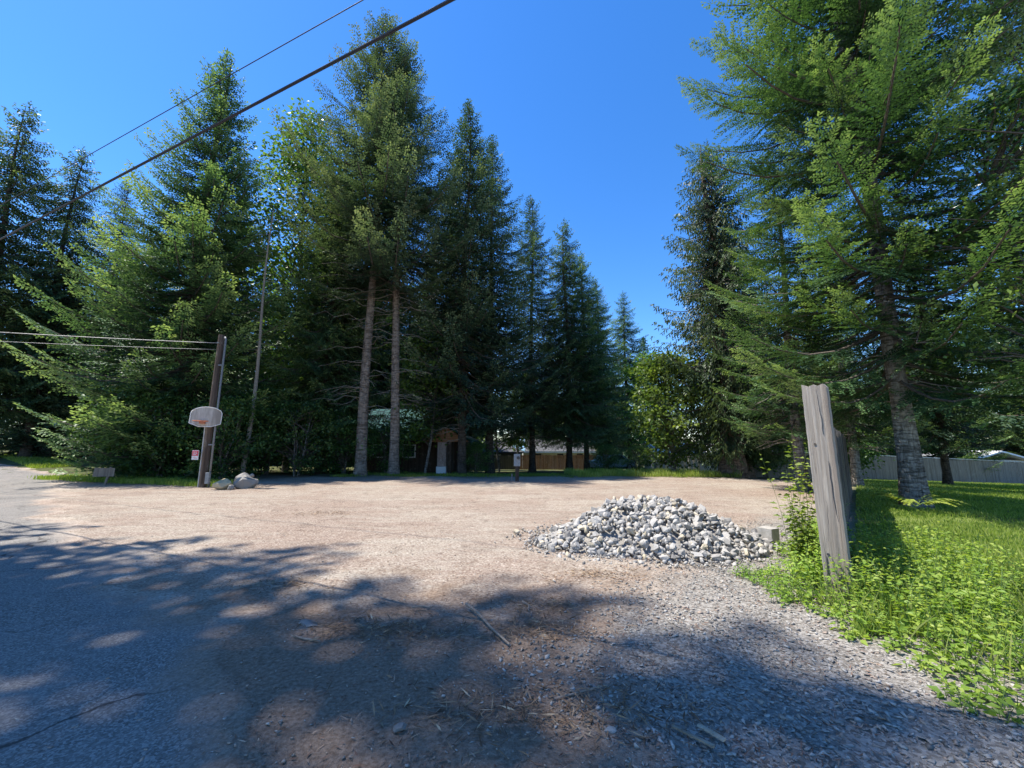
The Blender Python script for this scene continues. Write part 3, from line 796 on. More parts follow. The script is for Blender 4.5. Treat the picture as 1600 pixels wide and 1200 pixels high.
# bare snag behind the hoop pole
rs = np.random.RandomState(3)
sn = empty('bare_snag', (-12.4, 18.6, 0)); tag(sn, 'thin bare dead trunk standing behind the hoop pole', 'snag')
s_ = np.linspace(0, 1, 14)
tp = np.stack([0.35 * s_ + 0.08 * np.sin(s_ * 6), 0.1 * np.sin(s_ * 5), s_ * 13.4 - 0.1], -1)
link('trunk', tubes_mesh('snag_trunk', [(tp, 0.10 * (1 - 0.85 * s_) + 0.008)], M['deadlimb'], 9), sn)
sp_ = []
for _ in range(34):
    f = rs.uniform(.45, .98); p0 = np.array([np.interp(f, s_, tp[:, k]) for k in range(3)]); a = rs.rand() * 6.28; s3 = np.linspace(0, 1, 4)
    sp_.append((p0 + np.array([math.cos(a), math.sin(a), rs.uniform(-.1, .4)]) * (s3 * rs.uniform(.3, 1.2))[:, None] - np.array([0, 0, 0.12]) * (s3 ** 2)[:, None], 0.011 * (1 - 0.7 * s3)))
link('dead_limbs', tubes_mesh('snag_limbs', sp_, M['deadlimb']), sn)

# ------------------------------------------------------------------ cabin with the green roof
cb = empty('cabin', (-7.2, 27.4, gzf(-7.2, 27.4))); tag(cb, 'dark cabin with green metal roof half hidden behind the trees', 'cabin')
MB().box((0, 2.6, 1.15), (6.0, 5.2, 2.5)).build('wall', M['dark_wood'], cb)
rf = MB().prism([(-3.4, -0.6, 2.15), (-3.4, 2.6, 4.45), (-3.4, 5.8, 2.15), (-3.4, 5.8, 2.03), (-3.4, 2.6, 4.33), (-3.4, -0.6, 2.03)], (6.8, 0, 0)).build('roof', M['roof_green'], cb)
for i in range(16):
    x = -3.3 + i * 0.44
    MB().prism([(x, -0.6, 2.155), (x, 2.6, 4.455), (x, 2.6, 4.495), (x, -0.6, 2.195)], (0.035, 0, 0)).build('roof_seam', M['roof_green'], rf)
MB().prism([(-2.9, 0.0, 2.4), (-2.9, 5.2, 2.4), (-2.9, 2.6, 4.25)], (5.8, 0, 0)).build('gable_wall', M['dark_wood'], cb)
for x in (-1.8, 0.2):
    w = MB().box((x, -0.03, 1.35), (0.9, 0.06, 0.9)).build('window', M['white'], cb)
    MB().box((x, -0.07, 1.35), (0.74, 0.03, 0.74)).build('pane', M['glass'], w)
pr = MB().prism([(1.35, -2.2, 2.05), (2.95, -2.2, 3.05), (4.9, -2.2, 2.0), (4.9, -2.2, 1.9), (2.95, -2.2, 2.95), (1.35, -2.2, 1.95)], (0, 4.2, 0)).build('porch_roof', M['roof_green'], cb)
for i in range(8):
    y = -2.1 + i * 0.45
    MB().prism([(2.95, y, 3.06), (4.9, y, 2.01), (4.9, y, 2.05), (2.95, y, 3.10)], (0, 0.035, 0)).build('roof_seam', M['roof_green'], pr)
MB().prism([(1.6, -2.0, 1.95), (4.5, -2.0, 1.95), (2.95, -2.0, 2.88)], (0, 0.08, 0)).build('porch_gable', M['siding'], cb)
MB().box((3.25, -1.96, 0.95), (0.26, 0.26, 1.96)).build('porch_post', M['dark_wood'], cb)
MB().box((4.35, -1.96, 0.95), (0.20, 0.20, 1.96)).build('porch_post', M['dark_wood'], cb)
MB().box((2.75, -1.8, 0.2), (0.62, 0.4, 0.42)).build('porch_base', M['white'], cb)
vs = MB().box((2.75, -1.7, 1.18), (0.56, 0.3, 1.52)).build('veneer_panel', M['veneer'], cb)
rq = random.Random(2)
for r_ in range(9):
    xx = 2.48
    while xx < 2.98:
        w_ = min(rq.uniform(.12, .24), 3.03 - xx)
        MB().box((xx + w_ / 2, -1.88, 0.51 + r_ * 0.165), (w_ - 0.02, 0.08, 0.145), jit=0.012, rng=rq).build('stone', M['veneer'], vs)
        xx += w_
MB().box((3.8, -0.1, 1.0), (1.1, 0.08, 1.95)).build('door', M['dark_wood'], cb)

# ------------------------------------------------------------------ houses and fences beyond
h1 = empty('house', (-1.2, 50, gzf(-1.2, 50))); tag(h1, 'small grey shingled house beyond the dark fence', 'house')
MB().box((0, 0, 1.0), (4.4, 4, 2.3)).build('wall', M['shingle'], h1)
MB().prism([(-2.6, -2.5, 2.1), (-2.6, 0, 3.5), (-2.6, 2.5, 2.1), (-2.6, 2.5, 1.98), (-2.6, 0, 3.38), (-2.6, -2.5, 1.98)], (5.2, 0, 0)).build('roof', M['shingle'], h1)
MB().box((-0.6, -2.02, 1.5), (1.0, 0.06, 0.6)).build('window', M['white'], h1)
tp_ = MB().prism([(1.25, 0, 3.55), (2.75, -2.62, 2.1), (2.75, 0, 3.56)], (0.0, 0.02, 0.06)); tp_.prism([(1.25, 0, 3.55), (1.25, -1.6, 2.68), (2.75, -2.62, 2.12)], (0, 0.02, 0.06))
tag(link('tarp', tp_.mesh('tarp', M['tarp'])), 'pale blue tarp over the corner of the grey house roof', 'tarp')
bpy.data.objects['tarp'].location = h1.location
h2 = empty('house', (6.0, 56, gzf(6, 56))); tag(h2, 'long low pale house behind the brown back fence', 'house')
MB().box((0, 0, 1.2), (9, 5, 2.6)).build('wall', M['stucco'], h2)
MB().prism([(-5, -3.1, 2.35), (-5, 0, 3.9), (-5, 3.1, 2.35), (-5, 3.1, 2.2), (-5, 0, 3.75), (-5, -3.1, 2.2)], (10, 0, 0)).build('roof', M['shingle'], h2)
MB().box((0, -3.12, 2.22), (10.05, 0.05, 0.2)).build('fascia', M['white'], h2)
for x in (-2.5, 0.4, 3.0):
    w = MB().box((x, -2.53, 1.7), (1.0, 0.06, 0.8)).build('window', M['white'], h2)
    MB().box((x, -2.57, 1.7), (0.84, 0.03, 0.64)).build('pane', M['glass'], w)
h3 = empty('carport', (40.0, 36, gzf(40, 36))); tag(h3, 'white roofed outbuilding over the grey back fence at right', 'outbuilding')
MB().box((0, 0, 0.9), (6, 5, 2.2)).build('wall', M['stucco'], h3)
MB().prism([(-3.6, -3.2, 1.75), (0.0, -3.2, 2.75), (3.6, -3.2, 1.75), (3.6, -3.2, 1.63), (0, -3.2, 2.63), (-3.6, -3.2, 1.63)], (0, 6.4, 0)).build('roof', M['white_metal'], h3)
h4 = empty('shed', (14.8, 33, gzf(14.8, 33))); tag(h4, 'pale low building glimpsed between the cedar trunks', 'outbuilding')
MB().box((0, 0, 0.8), (7.0, 3, 2.0)).build('wall', M['stucco'], h4)
MB().prism([(-3.9, -2, 1.7), (-3.9, 0, 2.6), (-3.9, 2, 1.7), (-3.9, 2, 1.58), (-3.9, 0, 2.48), (-3.9, -2, 1.58)], (7.8, 0, 0)).build('roof', M['white_metal'], h4)


def far_fence(a, b, hgt, mat, label, bw=0.14, cap=None, post=2.4, gapp=0.012):
    rr = random.Random(int(abs(a[0]) * 10 + 3))
    d = Vector((b[0] - a[0], b[1] - a[1], 0)); ln_ = d.length; d.normalize(); rz = math.atan2(d.y, d.x)
    root = empty('board_fence', (a[0], a[1], gzf(*a)), 0); tag(root, label, 'fence')
    q = Matrix.Rotation(rz, 3, 'Z')
    mb = MB(); x = 0.0
    while x < ln_:
        px, py = a[0] + d.x * x, a[1] + d.y * x
        z = gzf(px, py) - root.location.z
        hh = hgt + rr.uniform(-.03, .03)
        mb.box((d.x * x, d.y * x, z + hh / 2), (bw - gapp, 0.022, hh), q, 0.004, rr)
        x += bw
    tag(mb.build('boards', mat, root), kind='stuff')
    x = 0.0
    while x < ln_:
        px, py = a[0] + d.x * x, a[1] + d.y * x
        z = gzf(px, py) - root.location.z
        MB().box((d.x * x - d.y * 0.07, d.y * x + d.x * 0.07, z + hgt / 2 + 0.03), (0.10, 0.10, hgt + 0.08), q).build('post', mat, root)
        x += post
    if cap:
        mb = MB(); n = 12
        for i in range(n):
            x0, x1 = ln_ * i / n, ln_ * (i + 1) / n
            p0 = Vector((d.x * x0, d.y * x0, gzf(a[0] + d.x * x0, a[1] + d.y * x0) - root.location.z + hgt + 0.05))
            p1 = Vector((d.x * x1, d.y * x1, gzf(a[0] + d.x * x1, a[1] + d.y * x1) - root.location.z + hgt + 0.05))
            mb.tube([p0, p1], 0.045, 4)
        mb.build('cap_rail', cap, root)
    return root


far_fence((13.2, 24.6), (46, 31.5), 1.6, M['plank_grey'], 'long grey board fence behind the lawn at right', cap=M['plank_white'])
far_fence((0.9, 43), (9.6, 41), 1.5, M['plank_brown'], 'brown board fence at the back between the dark trunks')
far_fence((-6.0, 44), (0.8, 43.5), 1.45, M['plank'], 'dark board fence below the grey shingled house')
far_fence((15.0, 26.6), (20.5, 27.2), 1.3, M['plank_white'], 'short bleached white fence right of the cedar', bw=0.2)
far_fence((9.6, 27.6), (12.6, 27.2), 1.15, M['plank_white'], 'low pale picket fence behind the vine maple bush', bw=0.3, gapp=0.16)

# parked car behind the bushes
car = empty('parked_car', (8.8, 36, gzf(8.8, 36)), 0.5); tag(car, 'pale blue parked car behind the bushes at the back of the lot', 'car')
prof = [(-2.1, .35), (-2.15, .72), (-1.95, .9), (-1.35, .95), (-0.75, 1.42), (0.55, 1.45), (1.25, 1.0), (2.0, .86), (2.15, .6), (2.1, .35)]
MB().prism([(x, -0.85, z) for x, z in prof], (0, 1.7, 0)).build('body', M['carpaint'], car, bevel=0.06)
for y in (-0.865, 0.845):
    MB().prism([(-1.15, y, .98), (-0.7, y, 1.36), (0.5, y, 1.38), (1.0, y, 1.02)], (0, 0.02, 0)).build('side_window', M['glass'], car)
MB().prism([(0.66, -0.7, 1.42), (0.66, 0.7, 1.42), (1.27, 0.75, 1.03), (1.27, -0.75, 1.03)], (0.03, 0, 0.03)).build('windscreen', M['glass'], car)
for x in (-1.35, 1.35):
    for y in (-0.8, 0.8):
        w = MB().tube([(x, y - 0.1, .32), (x, y + 0.1, .32)], 0.32, 18).build('wheel', M['tyre'], car)
        MB().tube([(x, y - 0.115, .32), (x, y + 0.115, .32)], 0.19, 14).build('rim', M['steel'], w)
for y in (-0.6, 0.6):
    MB().box((2.12, y, .68), (0.08, 0.34, 0.14)).build('headlight', M['white'], car)

# ------------------------------------------------------------------ the near fence and its end post
FA = Vector((3.42, 4.42, 0)); FB = Vector((11.9, 14.3, 0)); fd = (FB - FA).normalized(); frz = math.atan2(fd.y, fd.x)
nf = empty('plank_fence', (FA.x, FA.y, 0)); tag(nf, 'dark upright plank fence running back from the tall end post', 'fence')
pm = []
rf_ = random.Random(9)
for k in range(6):
    pm.append(MB().box((0, 0, 0.88 + k * 0.006), (0.138, 0.02, 1.76 + k * 0.02), None, 0.006, rf_).mesh('plank', M['plank']))
L_ = (FB - FA).length; n_ = int(L_ / 0.15)
for i in range(n_):
    p = fd * (0.10 + i * 0.15)
    o = link('plank', pm[rf_.randrange(6)], nf)
    o.location = (p.x, p.y, gzf(FA.x + p.x, FA.y + p.y) + rf_.uniform(-.03, .02)); o.rotation_euler = (rf_.uniform(-.01, .01), rf_.uniform(-.012, .012), frz + rf_.uniform(-.03, .03))
side = Vector((-fd.y, fd.x, 0))
for zz in (0.35, 1.4):
    pts = [fd * (L_ * t) + side * 0.045 + Vector((0, 0, zz + gzf(FA.x + fd.x * L_ * t, FA.y + fd.y * L_ * t))) for t in np.linspace(0, 1, 8)]
    MB().tube(pts, 0.04, 4).build('rail', M['plank'], nf)
for i in range(1, 7):
    p = fd * (i * L_ / 6) + side * 0.10
    MB().box((p.x, p.y, 0.9 + gzf(FA.x + p.x, FA.y + p.y)), (0.09, 0.09, 1.9), Matrix.Rotation(frz, 3, 'Z')).build('post', M['plank'], nf)

# tall weathered end post: a plank-like timber with checks, a chipped top and a knot
bm = bmesh.new()
bw_, bd_, bh_ = 0.215, 0.095, 2.26
nx2, ny2, nz2 = 8, 4, 46
rp = np.random.RandomState(4)
def post_pt(i, j, k):
    x = (i / nx2 - 0.5) * bw_; y = (j / ny2 - 0.5) * bd_; z = k / nz2 * bh_ - 0.12
    wob = 0.004 * math.sin(z * 2.1 + 1)
    x += wob + 0.0016 * math.sin(i * 9.1 + k * 1.7)
    y += 0.003 * math.sin(z * 4 + 2)
    if k == nz2: z += 0.012 * math.sin(i * 2.1) + (0.02 if i == 0 else 0) - (0.018 if i == nx2 else 0)
    if j == 0:
        if i == 6: y += 0.005
        if z < 0.55: y += 0.02 * max(0, 1 - abs(i - 1.8)) * (1 - z / 0.55)
    return (x, y, z)
vid = {}
for i in range(nx2 + 1):
    for j in range(ny2 + 1):
        for k in range(nz2 + 1):
            if i in (0, nx2) or j in (0, ny2) or k in (0, nz2): vid[i, j, k] = bm.verts.new(post_pt(i, j, k))
for a_, b_ in ((0, ny2),):
    for j in (0, ny2):
        for i in range(nx2):
            for k in range(nz2): bm.faces.new((vid[i, j, k], vid[i + 1, j, k], vid[i + 1, j, k + 1], vid[i, j, k + 1]))
for i in (0, nx2):
    for j in range(ny2):
        for k in range(nz2): bm.faces.new((vid[i, j, k], vid[i, j + 1, k], vid[i, j + 1, k + 1], vid[i, j, k + 1]))
for k in (0, nz2):
    for i in range(nx2):
        for j in range(ny2): bm.faces.new((vid[i, j, k], vid[i + 1, j, k], vid[i + 1, j + 1, k], vid[i, j + 1, k]))
bmesh.ops.recalc_face_normals(bm, faces=bm.faces)
me = bpy.data.meshes.new('fence_post'); bm.to_mesh(me); bm.free(); me.materials.append(M['timber'])
fp = empty('fence_post', (3.26, 4.22, 0), -0.89); tag(fp, 'tall weathered grey timber post at the near end of the plank fence', 'post')
link('timber', me, fp)
MB().tube([(-0.05, -0.051, 1.52), (-0.05, -0.043, 1.52)], 0.012, 10).build('knot', M['limb'], fp)
MB().tube([(-0.045, -0.054, 0.42), (-0.045, -0.040, 0.42)], 0.013, 8).build('nail_hole', M['cable'], fp)
rsx = random.Random(31)
for x0, z0_, z1_, wd in ((-0.062, -0.05, 0.40, 0.010), (0.060, 0.75, 1.35, 0.006), (0.020, 1.62, 2.10, 0.005), (-0.02, 0.55, 0.95, 0.004)):
    k = 9; lft, rgt = [], []
    for i in range(k):
        t = i / (k - 1); z = z0_ + (z1_ - z0_) * t; xx = x0 + rsx.uniform(-.004, .004) + 0.012 * math.sin(t * 3 + x0 * 40); w = wd * math.sin(PI * (0.08 + 0.84 * t)) * rsx.uniform(.6, 1.1)
        lft.append((xx - w / 2, -0.0505, z)); rgt.append((xx + w / 2, -0.0505, z))
    MB().prism(lft + rgt[::-1], (0, 0.006, 0)).build('split', M['cable'], fp)

# ------------------------------------------------------------------ hoop pole, hoop, sign, wires
po = empty('utility_pole', (-11.30, 14.9, 0)); tag(po, 'dark wooden utility pole carrying the basketball hoop', 'utility pole')
MB().tube([(0, 0, -0.3), (0.0, 0, 1.5), (0.02, 0, 3.5), (0.05, 0, 5.75)], [0.118, 0.112, 0.105, 0.098], 16).build('shaft', M['polewood'], po, smooth=False)
cd_ = MB().tube([(0.25, -0.05, -0.05), (0.25, -0.05, 2.0), (0.27, -0.05, 5.55), (0.23, -0.05, 5.66)], 0.035, 10).build('conduit', M['steel'], po, smooth=True)
for z in (1.55, 4.55): MB().box((0.17, -0.05, z), (0.25, 0.05, 0.05)).build('bracket', M['steel'], cd_)
MB().box((0.24, -0.12, 0.35), (0.14, 0.10, 0.40)).build('junction_box', M['grey_metal'], po, bevel=0.01)
MB().box((-0.125, -0.06, 1.25), (0.035, 0.03, 2.5)).build('ground_strip', M['plank_white'], po)
MB().tube([(0.05, -0.18, 5.4), (0.05, 0.18, 5.4)], 0.03, 8).build('insulator', M['grey_metal'], po)

hp = empty('basketball_hoop', (-11.20, 14.55, 2.20), 0.48); tag(hp, 'weathered white fan shaped backboard with rusty rim on the pole', 'basketball hoop')
FX = 0.8
fan = [(-0.60, 0.12), (-0.58, 0.47)] + [(0.58 * math.cos(a), 0.47 + 0.25 * math.sin(a)) for a in np.linspace(PI * 0.97, PI * 0.03, 14)] + [(0.58, 0.47), (0.56, 0.10), (0.2, 0.0), (-0.25, 0.0)]
fan = [(x * FX, z) for x, z in fan]
bb = MB().prism([(x, 0, z) for x, z in fan], (0, 0.045, 0)).build('backboard', M['board_white'], hp)
tr = MB()
cl = fan + [fan[0]]
for i in range(len(cl) - 1):
    tr.tube([(cl[i][0], -0.004, cl[i][1]), (cl[i + 1][0], -0.004, cl[i + 1][1])], 0.013, 5)
tr.build('trim', M['white'], bb)
MB().tube([(-0.08 + 0.225 * math.cos(a), -0.40 + 0.225 * math.sin(a), 0.185) for a in np.linspace(0, 2 * PI, 25)], 0.014, 6, False).build('rim', M['orange'], hp)
MB().box((-0.08, -0.09, 0.15), (0.16, 0.20, 0.09)).build('rim_bracket', M['orange'], hp)
MB().box((0.22, 0.17, 0.35), (0.12, 0.26, 0.4)).build('mount', M['polewood'], hp)

sg = empty('warning_sign', (-11.52, 14.66, 1.02), -0.1); tag(sg, 'small red and white notice on the hoop pole', 'sign')
MB().box((0, 0, 0.16), (0.26, 0.012, 0.34)).build('panel', M['white'], sg)
MB().box((0.0, -0.009, 0.22), (0.235, 0.006, 0.18)).build('red_field', M['red'], sg)
for x, z, w_ in ((-0.05, 0.27, 0.05), (0.04, 0.265, 0.06), (-0.03, 0.225, 0.09), (0.06, 0.21, 0.04), (-0.02, 0.175, 0.12)):
    MB().box((x, -0.0145, z), (w_, 0.005, 0.018)).build('print_mark', M['white'], sg)
for x, z, w_ in ((-0.03, 0.08, 0.12), (0.03, 0.04, 0.14)):
    MB().box((x, -0.0085, z), (w_, 0.005, 0.012)).build('print_mark', M['red'], sg)


def cable(name, a, b, sag, r, mat, label, n=40):
    a = Vector(a); b = Vector(b)
    pts = [a.lerp(b, t) - Vector((0, 0, sag * 4 * t * (1 - t))) for t in np.linspace(0, 1, n)]
    o = MB().tube(pts, r, 7).build(name, mat, None, True)
    tag(o, label, 'cable', 'overhead lines')


cable('power_cable', (6.94, -0.32, 5.5), (-45, 23.0, 5.75), 0.0, 0.016, M['cable'], 'thick black overhead cable crossing the upper left sky')
cable('power_wire', (7.0, 1.88, 9.5), (-50, 26.3, 9.5), 0.0, 0.009, M['cable'], 'thin upper overhead wire above the thick cable')
cable('service_wire', (-11.28, 14.78, 5.40), (-30, 6.5, 5.2), 0.25, 0.012, M['wire'], 'pale service wire running left from the pole top')
cable('service_wire', (-11.30, 14.76, 5.14), (-30, 6.3, 4.75), 0.25, 0.007, M['wire'], 'thinner lower service wire running left from the pole top')

# ------------------------------------------------------------------ pedestal, sign board, bin, block
pd = empty('utility_pedestal', (0.22, 17.5, 0)); tag(pd, 'small grey utility pedestal on a post at the back of the lot', 'pedestal')
MB().box((0, 0, 0.3), (0.16, 0.16, 0.7)).build('post', M['polewood'], pd)
mt = MB().box((0, 0, 0.9), (0.28, 0.2, 0.52)).build('cabinet', M['grey_metal'], pd, bevel=0.02)
MB().tube([(0.05, -0.10, 1.0), (0.05, -0.16, 1.0)], 0.07, 16).build('meter', M['glass'], mt)
MB().tube([(-0.22, 0, -0.05), (-0.22, 0, 0.32)], 0.03, 8).build('pipe', M['steel'], pd)

sb = empty('sign_board', (-16.2, 16.15, 0), 0.15); sb.scale = (0.85,) * 3; tag(sb, 'weathered grey sign board on a leaning stake by the road bend', 'sign')
MB().tube([(0.05, 0, -0.1), (0.18, 0, 0.5), (0.22, 0, 0.8)], 0.05, 7).build('stake', M['stick'], sb)
MB().prism([(-0.45, -0.07, 0.36), (0.43, -0.07, 0.36), (0.43, -0.07, 0.74), (-0.40, -0.07, 0.77)], (0, 0.03, 0)).build('board', M['plank_grey'], sb)

bn = empty('waste_bin', (-41.4, 35.6, gzf(-41.4, 35.6)), 0.2); tag(bn, 'pale grey tapered bin beside the huge trunk across the road', 'bin')
MB().tube([(0, 0, 0), (0, 0, 0.5), (0, 0, 1.15)], [0.5, 0.6, 0.68], 4).build('tub', M['grey_metal'], bn, bevel=0.03)
MB().tube([(0, 0, 1.15), (0, 0, 1.25)], [0.74, 0.70], 4).build('lid', M['plank_white'], bn)

bl = MB().box((0, 0, 0.13), (0.27, 0.20, 0.27), None, 0.008).build('timber_block', M['concrete'], None, bevel=0.008)
bl.location = (3.92, 6.35, 0.0); bl.rotation_euler = (0.03, 0.02, 0.62)
tag(bl, 'short squared grey block lying right of the rock pile', 'block')


# ------------------------------------------------------------------ rocks
def rock_mesh(name, rng, mat, stretch=(1, 1, 1), n=15):
    bm = bmesh.new()
    for _ in range(n):
        v = Vector((rng.gauss(0, 1), rng.gauss(0, 1), rng.gauss(0, 1))).normalized() * rng.uniform(.75, 1.0)
        bm.verts.new((v.x * stretch[0], v.y * stretch[1], v.z * stretch[2]))
    r_ = bmesh.ops.convex_hull(bm, input=bm.verts)
    bmesh.ops.delete(bm, geom=[g_ for g_ in r_['geom_interior'] if isinstance(g_, bmesh.types.BMVert)], context='VERTS')
    bmesh.ops.recalc_face_normals(bm, faces=bm.faces)
    me = bpy.data.meshes.new(name); bm.to_mesh(me); bm.free(); me.materials.append(mat)
    return me


rk = random.Random(8)
temps = []
for i in range(20):
    temps.append(rock_mesh('rock', rk, ROCK[[0, 1, 0, 1, 2, 0, 1, 3, 0, 1][i % 10]], (rk.uniform(.8, 1.15), rk.uniform(.6, .9), rk.uniform(.4, .75)), 13))


def tri_arrays(me):
    nv = len(me.vertices); co = np.empty(nv * 3, np.float32); me.vertices.foreach_get('co', co)
    me.calc_loop_triangles(); nt = len(me.loop_triangles); t = np.empty(nt * 3, np.int32); me.loop_triangles.foreach_get('vertices', t)
    return co.reshape(-1, 3), t.reshape(-1, 3)


def joined(name, items, tmpl, mats, parent=None):
    """items: (template index, location, scale, quaternion, material index); one joined mesh of them"""
    arr = [tri_arrays(m) for m in tmpl]
    V, F, MI, b = [], [], [], 0
    for ti, loc, sc, q, mi in items:
        co, t = arr[ti]
        m3 = np.array(q.to_matrix())
        V.append((co * sc) @ m3.T + np.array(loc)); F.append(t + b); MI.append(np.full(len(t), mi)); b += len(co)
    return link(name, mesh_np(name, np.concatenate(V), np.concatenate(F), mats=mats, midx=np.concatenate(MI)), parent)


PC = (2.12, 6.75); PA, PB, PH = 1.72, 1.30, 0.66


def pile_h(x, y):
    a = math.atan2(y - PC[1], x - PC[0])
    e = math.hypot((x - PC[0] - 0.12 * (1 - 0)) / PA, (y - PC[1]) / PB) * (1 + 0.07 * math.sin(3 * a + 0.5) + 0.05 * math.sin(5 * a))
    if e >= 1: return 0.0
    return PH * (1 - e ** 1.45) ** 1.1 * (1 + 0.10 * math.sin(x * 5) * math.sin(y * 4))


def rq_(rng): return Quaternion((rng.gauss(0, 1), rng.gauss(0, 1), rng.gauss(0, 1), rng.gauss(0, 1))).normalized()


pile = empty('rock_pile', (PC[0], PC[1], 0)); tag(pile, 'large heap of broken grey rocks on the dirt lot', 'rock pile')
items = []
tries = 0
while len(items) < 3400 and tries < 60000:
    tries += 1
    x = PC[0] + rk.uniform(-1.2, 1.2) * PA; y = PC[1] + rk.uniform(-1.2, 1.2) * PB
    h_ = pile_h(x, y); ee = math.hypot((x - PC[0]) / PA, (y - PC[1]) / PB)
    if h_ <= 0 and (ee > 1.16 or rk.random() > 0.25): continue
    r_ = rk.choice([0.022, 0.03, 0.038, 0.048, 0.058, 0.07, 0.095]) * rk.uniform(.8, 1.15)
    if h_ <= 0: r_ *= 0.6
    items.append((rk.randrange(20), Vector((x, y, h_ + r_ * rk.uniform(-0.1, 0.55))), r_, rq_(rk)))
vis = sorted(items, key=lambda it: -(it[2] / (it[1].y ** 1.2)) * (1.0 if it[1].y < PC[1] + 0.3 else 0.3))
for ti, loc, sc, q in vis[:300]:
    o = link('rock', temps[ti], pile); o.location = loc - pile.location; o.scale = (sc, sc, sc); o.rotation_mode = 'QUATERNION'; o.rotation_quaternion = q
o = joined('small_rocks', [(ti, loc - pile.location, sc, q, ROCK.index(temps[ti].materials[0])) for ti, loc, sc, q in vis[300:]], temps, ROCK, pile); tag(o, kind='stuff')
# the packed core of the heap
n = 40; V = []; 
for i in range(n + 1):
    for j in range(n + 1):
        x = PC[0] + (i / n * 2 - 1) * PA * 1.1; y = PC[1] + (j / n * 2 - 1) * PB * 1.1
        V.append((x - PC[0], y - PC[1], pile_h(x, y) - 0.085))
idx = np.arange((n + 1) ** 2).reshape(n + 1, n + 1)
F = np.stack([idx[:-1, :-1], idx[1:, :-1], idx[1:, 1:], idx[:-1, 1:]], -1).reshape(-1, 4)
link('rubble_core', mesh_np('rubble_core', V, F, GRAV[0]), pile)


def boulder(x, y, sx, sy, sz, seed, mat, label, rz=0.0, cat='boulder'):
    rg = random.Random(seed)
    bm = bmesh.new()
    for _ in range(26):
        v = Vector((rg.gauss(0, 1), rg.gauss(0, 1), rg.gauss(0, 1))).normalized() * rg.uniform(.82, 1)
        bm.verts.new((v.x * sx, v.y * sy, v.z * sz))
    r_ = bmesh.ops.convex_hull(bm, input=bm.verts)
    bmesh.ops.delete(bm, geom=[g_ for g_ in r_['geom_interior'] if isinstance(g_, bmesh.types.BMVert)], context='VERTS')
    bmesh.ops.bevel(bm, geom=list(bm.edges), offset=0.03 * sz, segments=1, affect='EDGES', profile=0.5)
    bmesh.ops.recalc_face_normals(bm, faces=bm.faces)
    me = bpy.data.meshes.new('boulder'); bm.to_mesh(me); bm.free(); me.materials.append(mat)
    o = link('boulder', me); o.location = (x, y, gzf(x, y) + sz * 0.55); o.rotation_euler = (0, 0, rz)
    return tag(o, label, cat)


boulder(-10.28, 14.45, 0.38, 0.30, 0.25, 1, M['boulder_tan'], 'yellowish tan boulder at the foot of the hoop pole')
boulder(-9.62, 14.75, 0.44, 0.33, 0.29, 2, M['boulder_grey'], 'larger grey boulder right of the tan boulder', 0.4)
boulder(-10.05, 15.25, 0.42, 0.3, 0.36, 3, M['boulder_grey'], 'dark boulder behind the other two')
boulder(-9.86, 14.28, 0.15, 0.12, 0.12, 4, M['boulder_grey'], 'small rounded stone in front of the two boulders', 0.0, 'stone')
boulder(-9.42, 14.72, 0.09, 0.08, 0.08, 5, M['boulder_grey'], 'fist sized stone lying on top of the grey boulder', 0.0, 'stone').location.z = 0.45
boulder(-1.72, 3.62, 0.11, 0.055, 0.035, 6, ROCK[3], 'flat dark slate stone lying on the shaded dirt', -0.5, 'stone')
boulder(-0.60, 2.38, 0.04, 0.03, 0.025, 7, ROCK[3], 'small dark stone near the bottom edge', 0.3, 'stone')
boulder(0.52, 2.36, 0.04, 0.025, 0.022, 8, ROCK[0], 'small pale stone right of the bottom centre', 0.1, 'stone')
boulder(0.08, 7.15, 0.07, 0.06, 0.06, 9, ROCK[2], 'lone tan stone left of the rock pile', 0.1, 'stone')


def stick(pts, r, label, name='stick'):
    n = len(pts)
    o = MB().tube(pts, [r * (1 - 0.5 * i / (n - 1)) for i in range(n)], 6).build(name, M['stick'])
    return tag(o, label, 'stick')


stick([(-0.43, 4.02, 0.03), (-0.30, 3.80, 0.035), (-0.17, 3.52, 0.03), (-0.02, 3.27, 0.02)], 0.014, 'long straight stick lying on the dirt at centre')
stick([(-0.93, 3.98, 0.015), (-0.85, 4.0, 0.02), (-0.76, 3.98, 0.015)], 0.010, 'short stick left of the long stick')
stick([(-1.75, 3.42, 0.015), (-1.62, 3.36, 0.02), (-1.48, 3.33, 0.015)], 0.010, 'thin twig below the flat slate stone')
stick([(0.10, 4.12, 0.015), (0.16, 4.02, 0.02), (0.15, 3.9, 0.015)], 0.010, 'pale curved twig right of the long stick')
stick([(0.25, 2.62, 0.015), (0.42, 2.68, 0.02), (0.6, 2.76, 0.015)], 0.008, 'thin pale twig at the edge of the gravel')
for i, (a, b, lab) in enumerate([((0.86, 2.38, 0.02), (1.0, 2.22, 0.03), 'left splintered lath on the gravel'), ((1.0, 2.39, 0.02), (1.07, 2.25, 0.035), 'right splintered lath on the gravel')]):
    a = Vector(a); b = Vector(b); d = b - a
    q = d.to_track_quat('X', 'Z').to_matrix()
    o = MB().box((a + b) / 2, (d.length, 0.022, 0.009), q, 0.004).build('wood_lath', M['lumber']); tag(o, lab, 'wood')

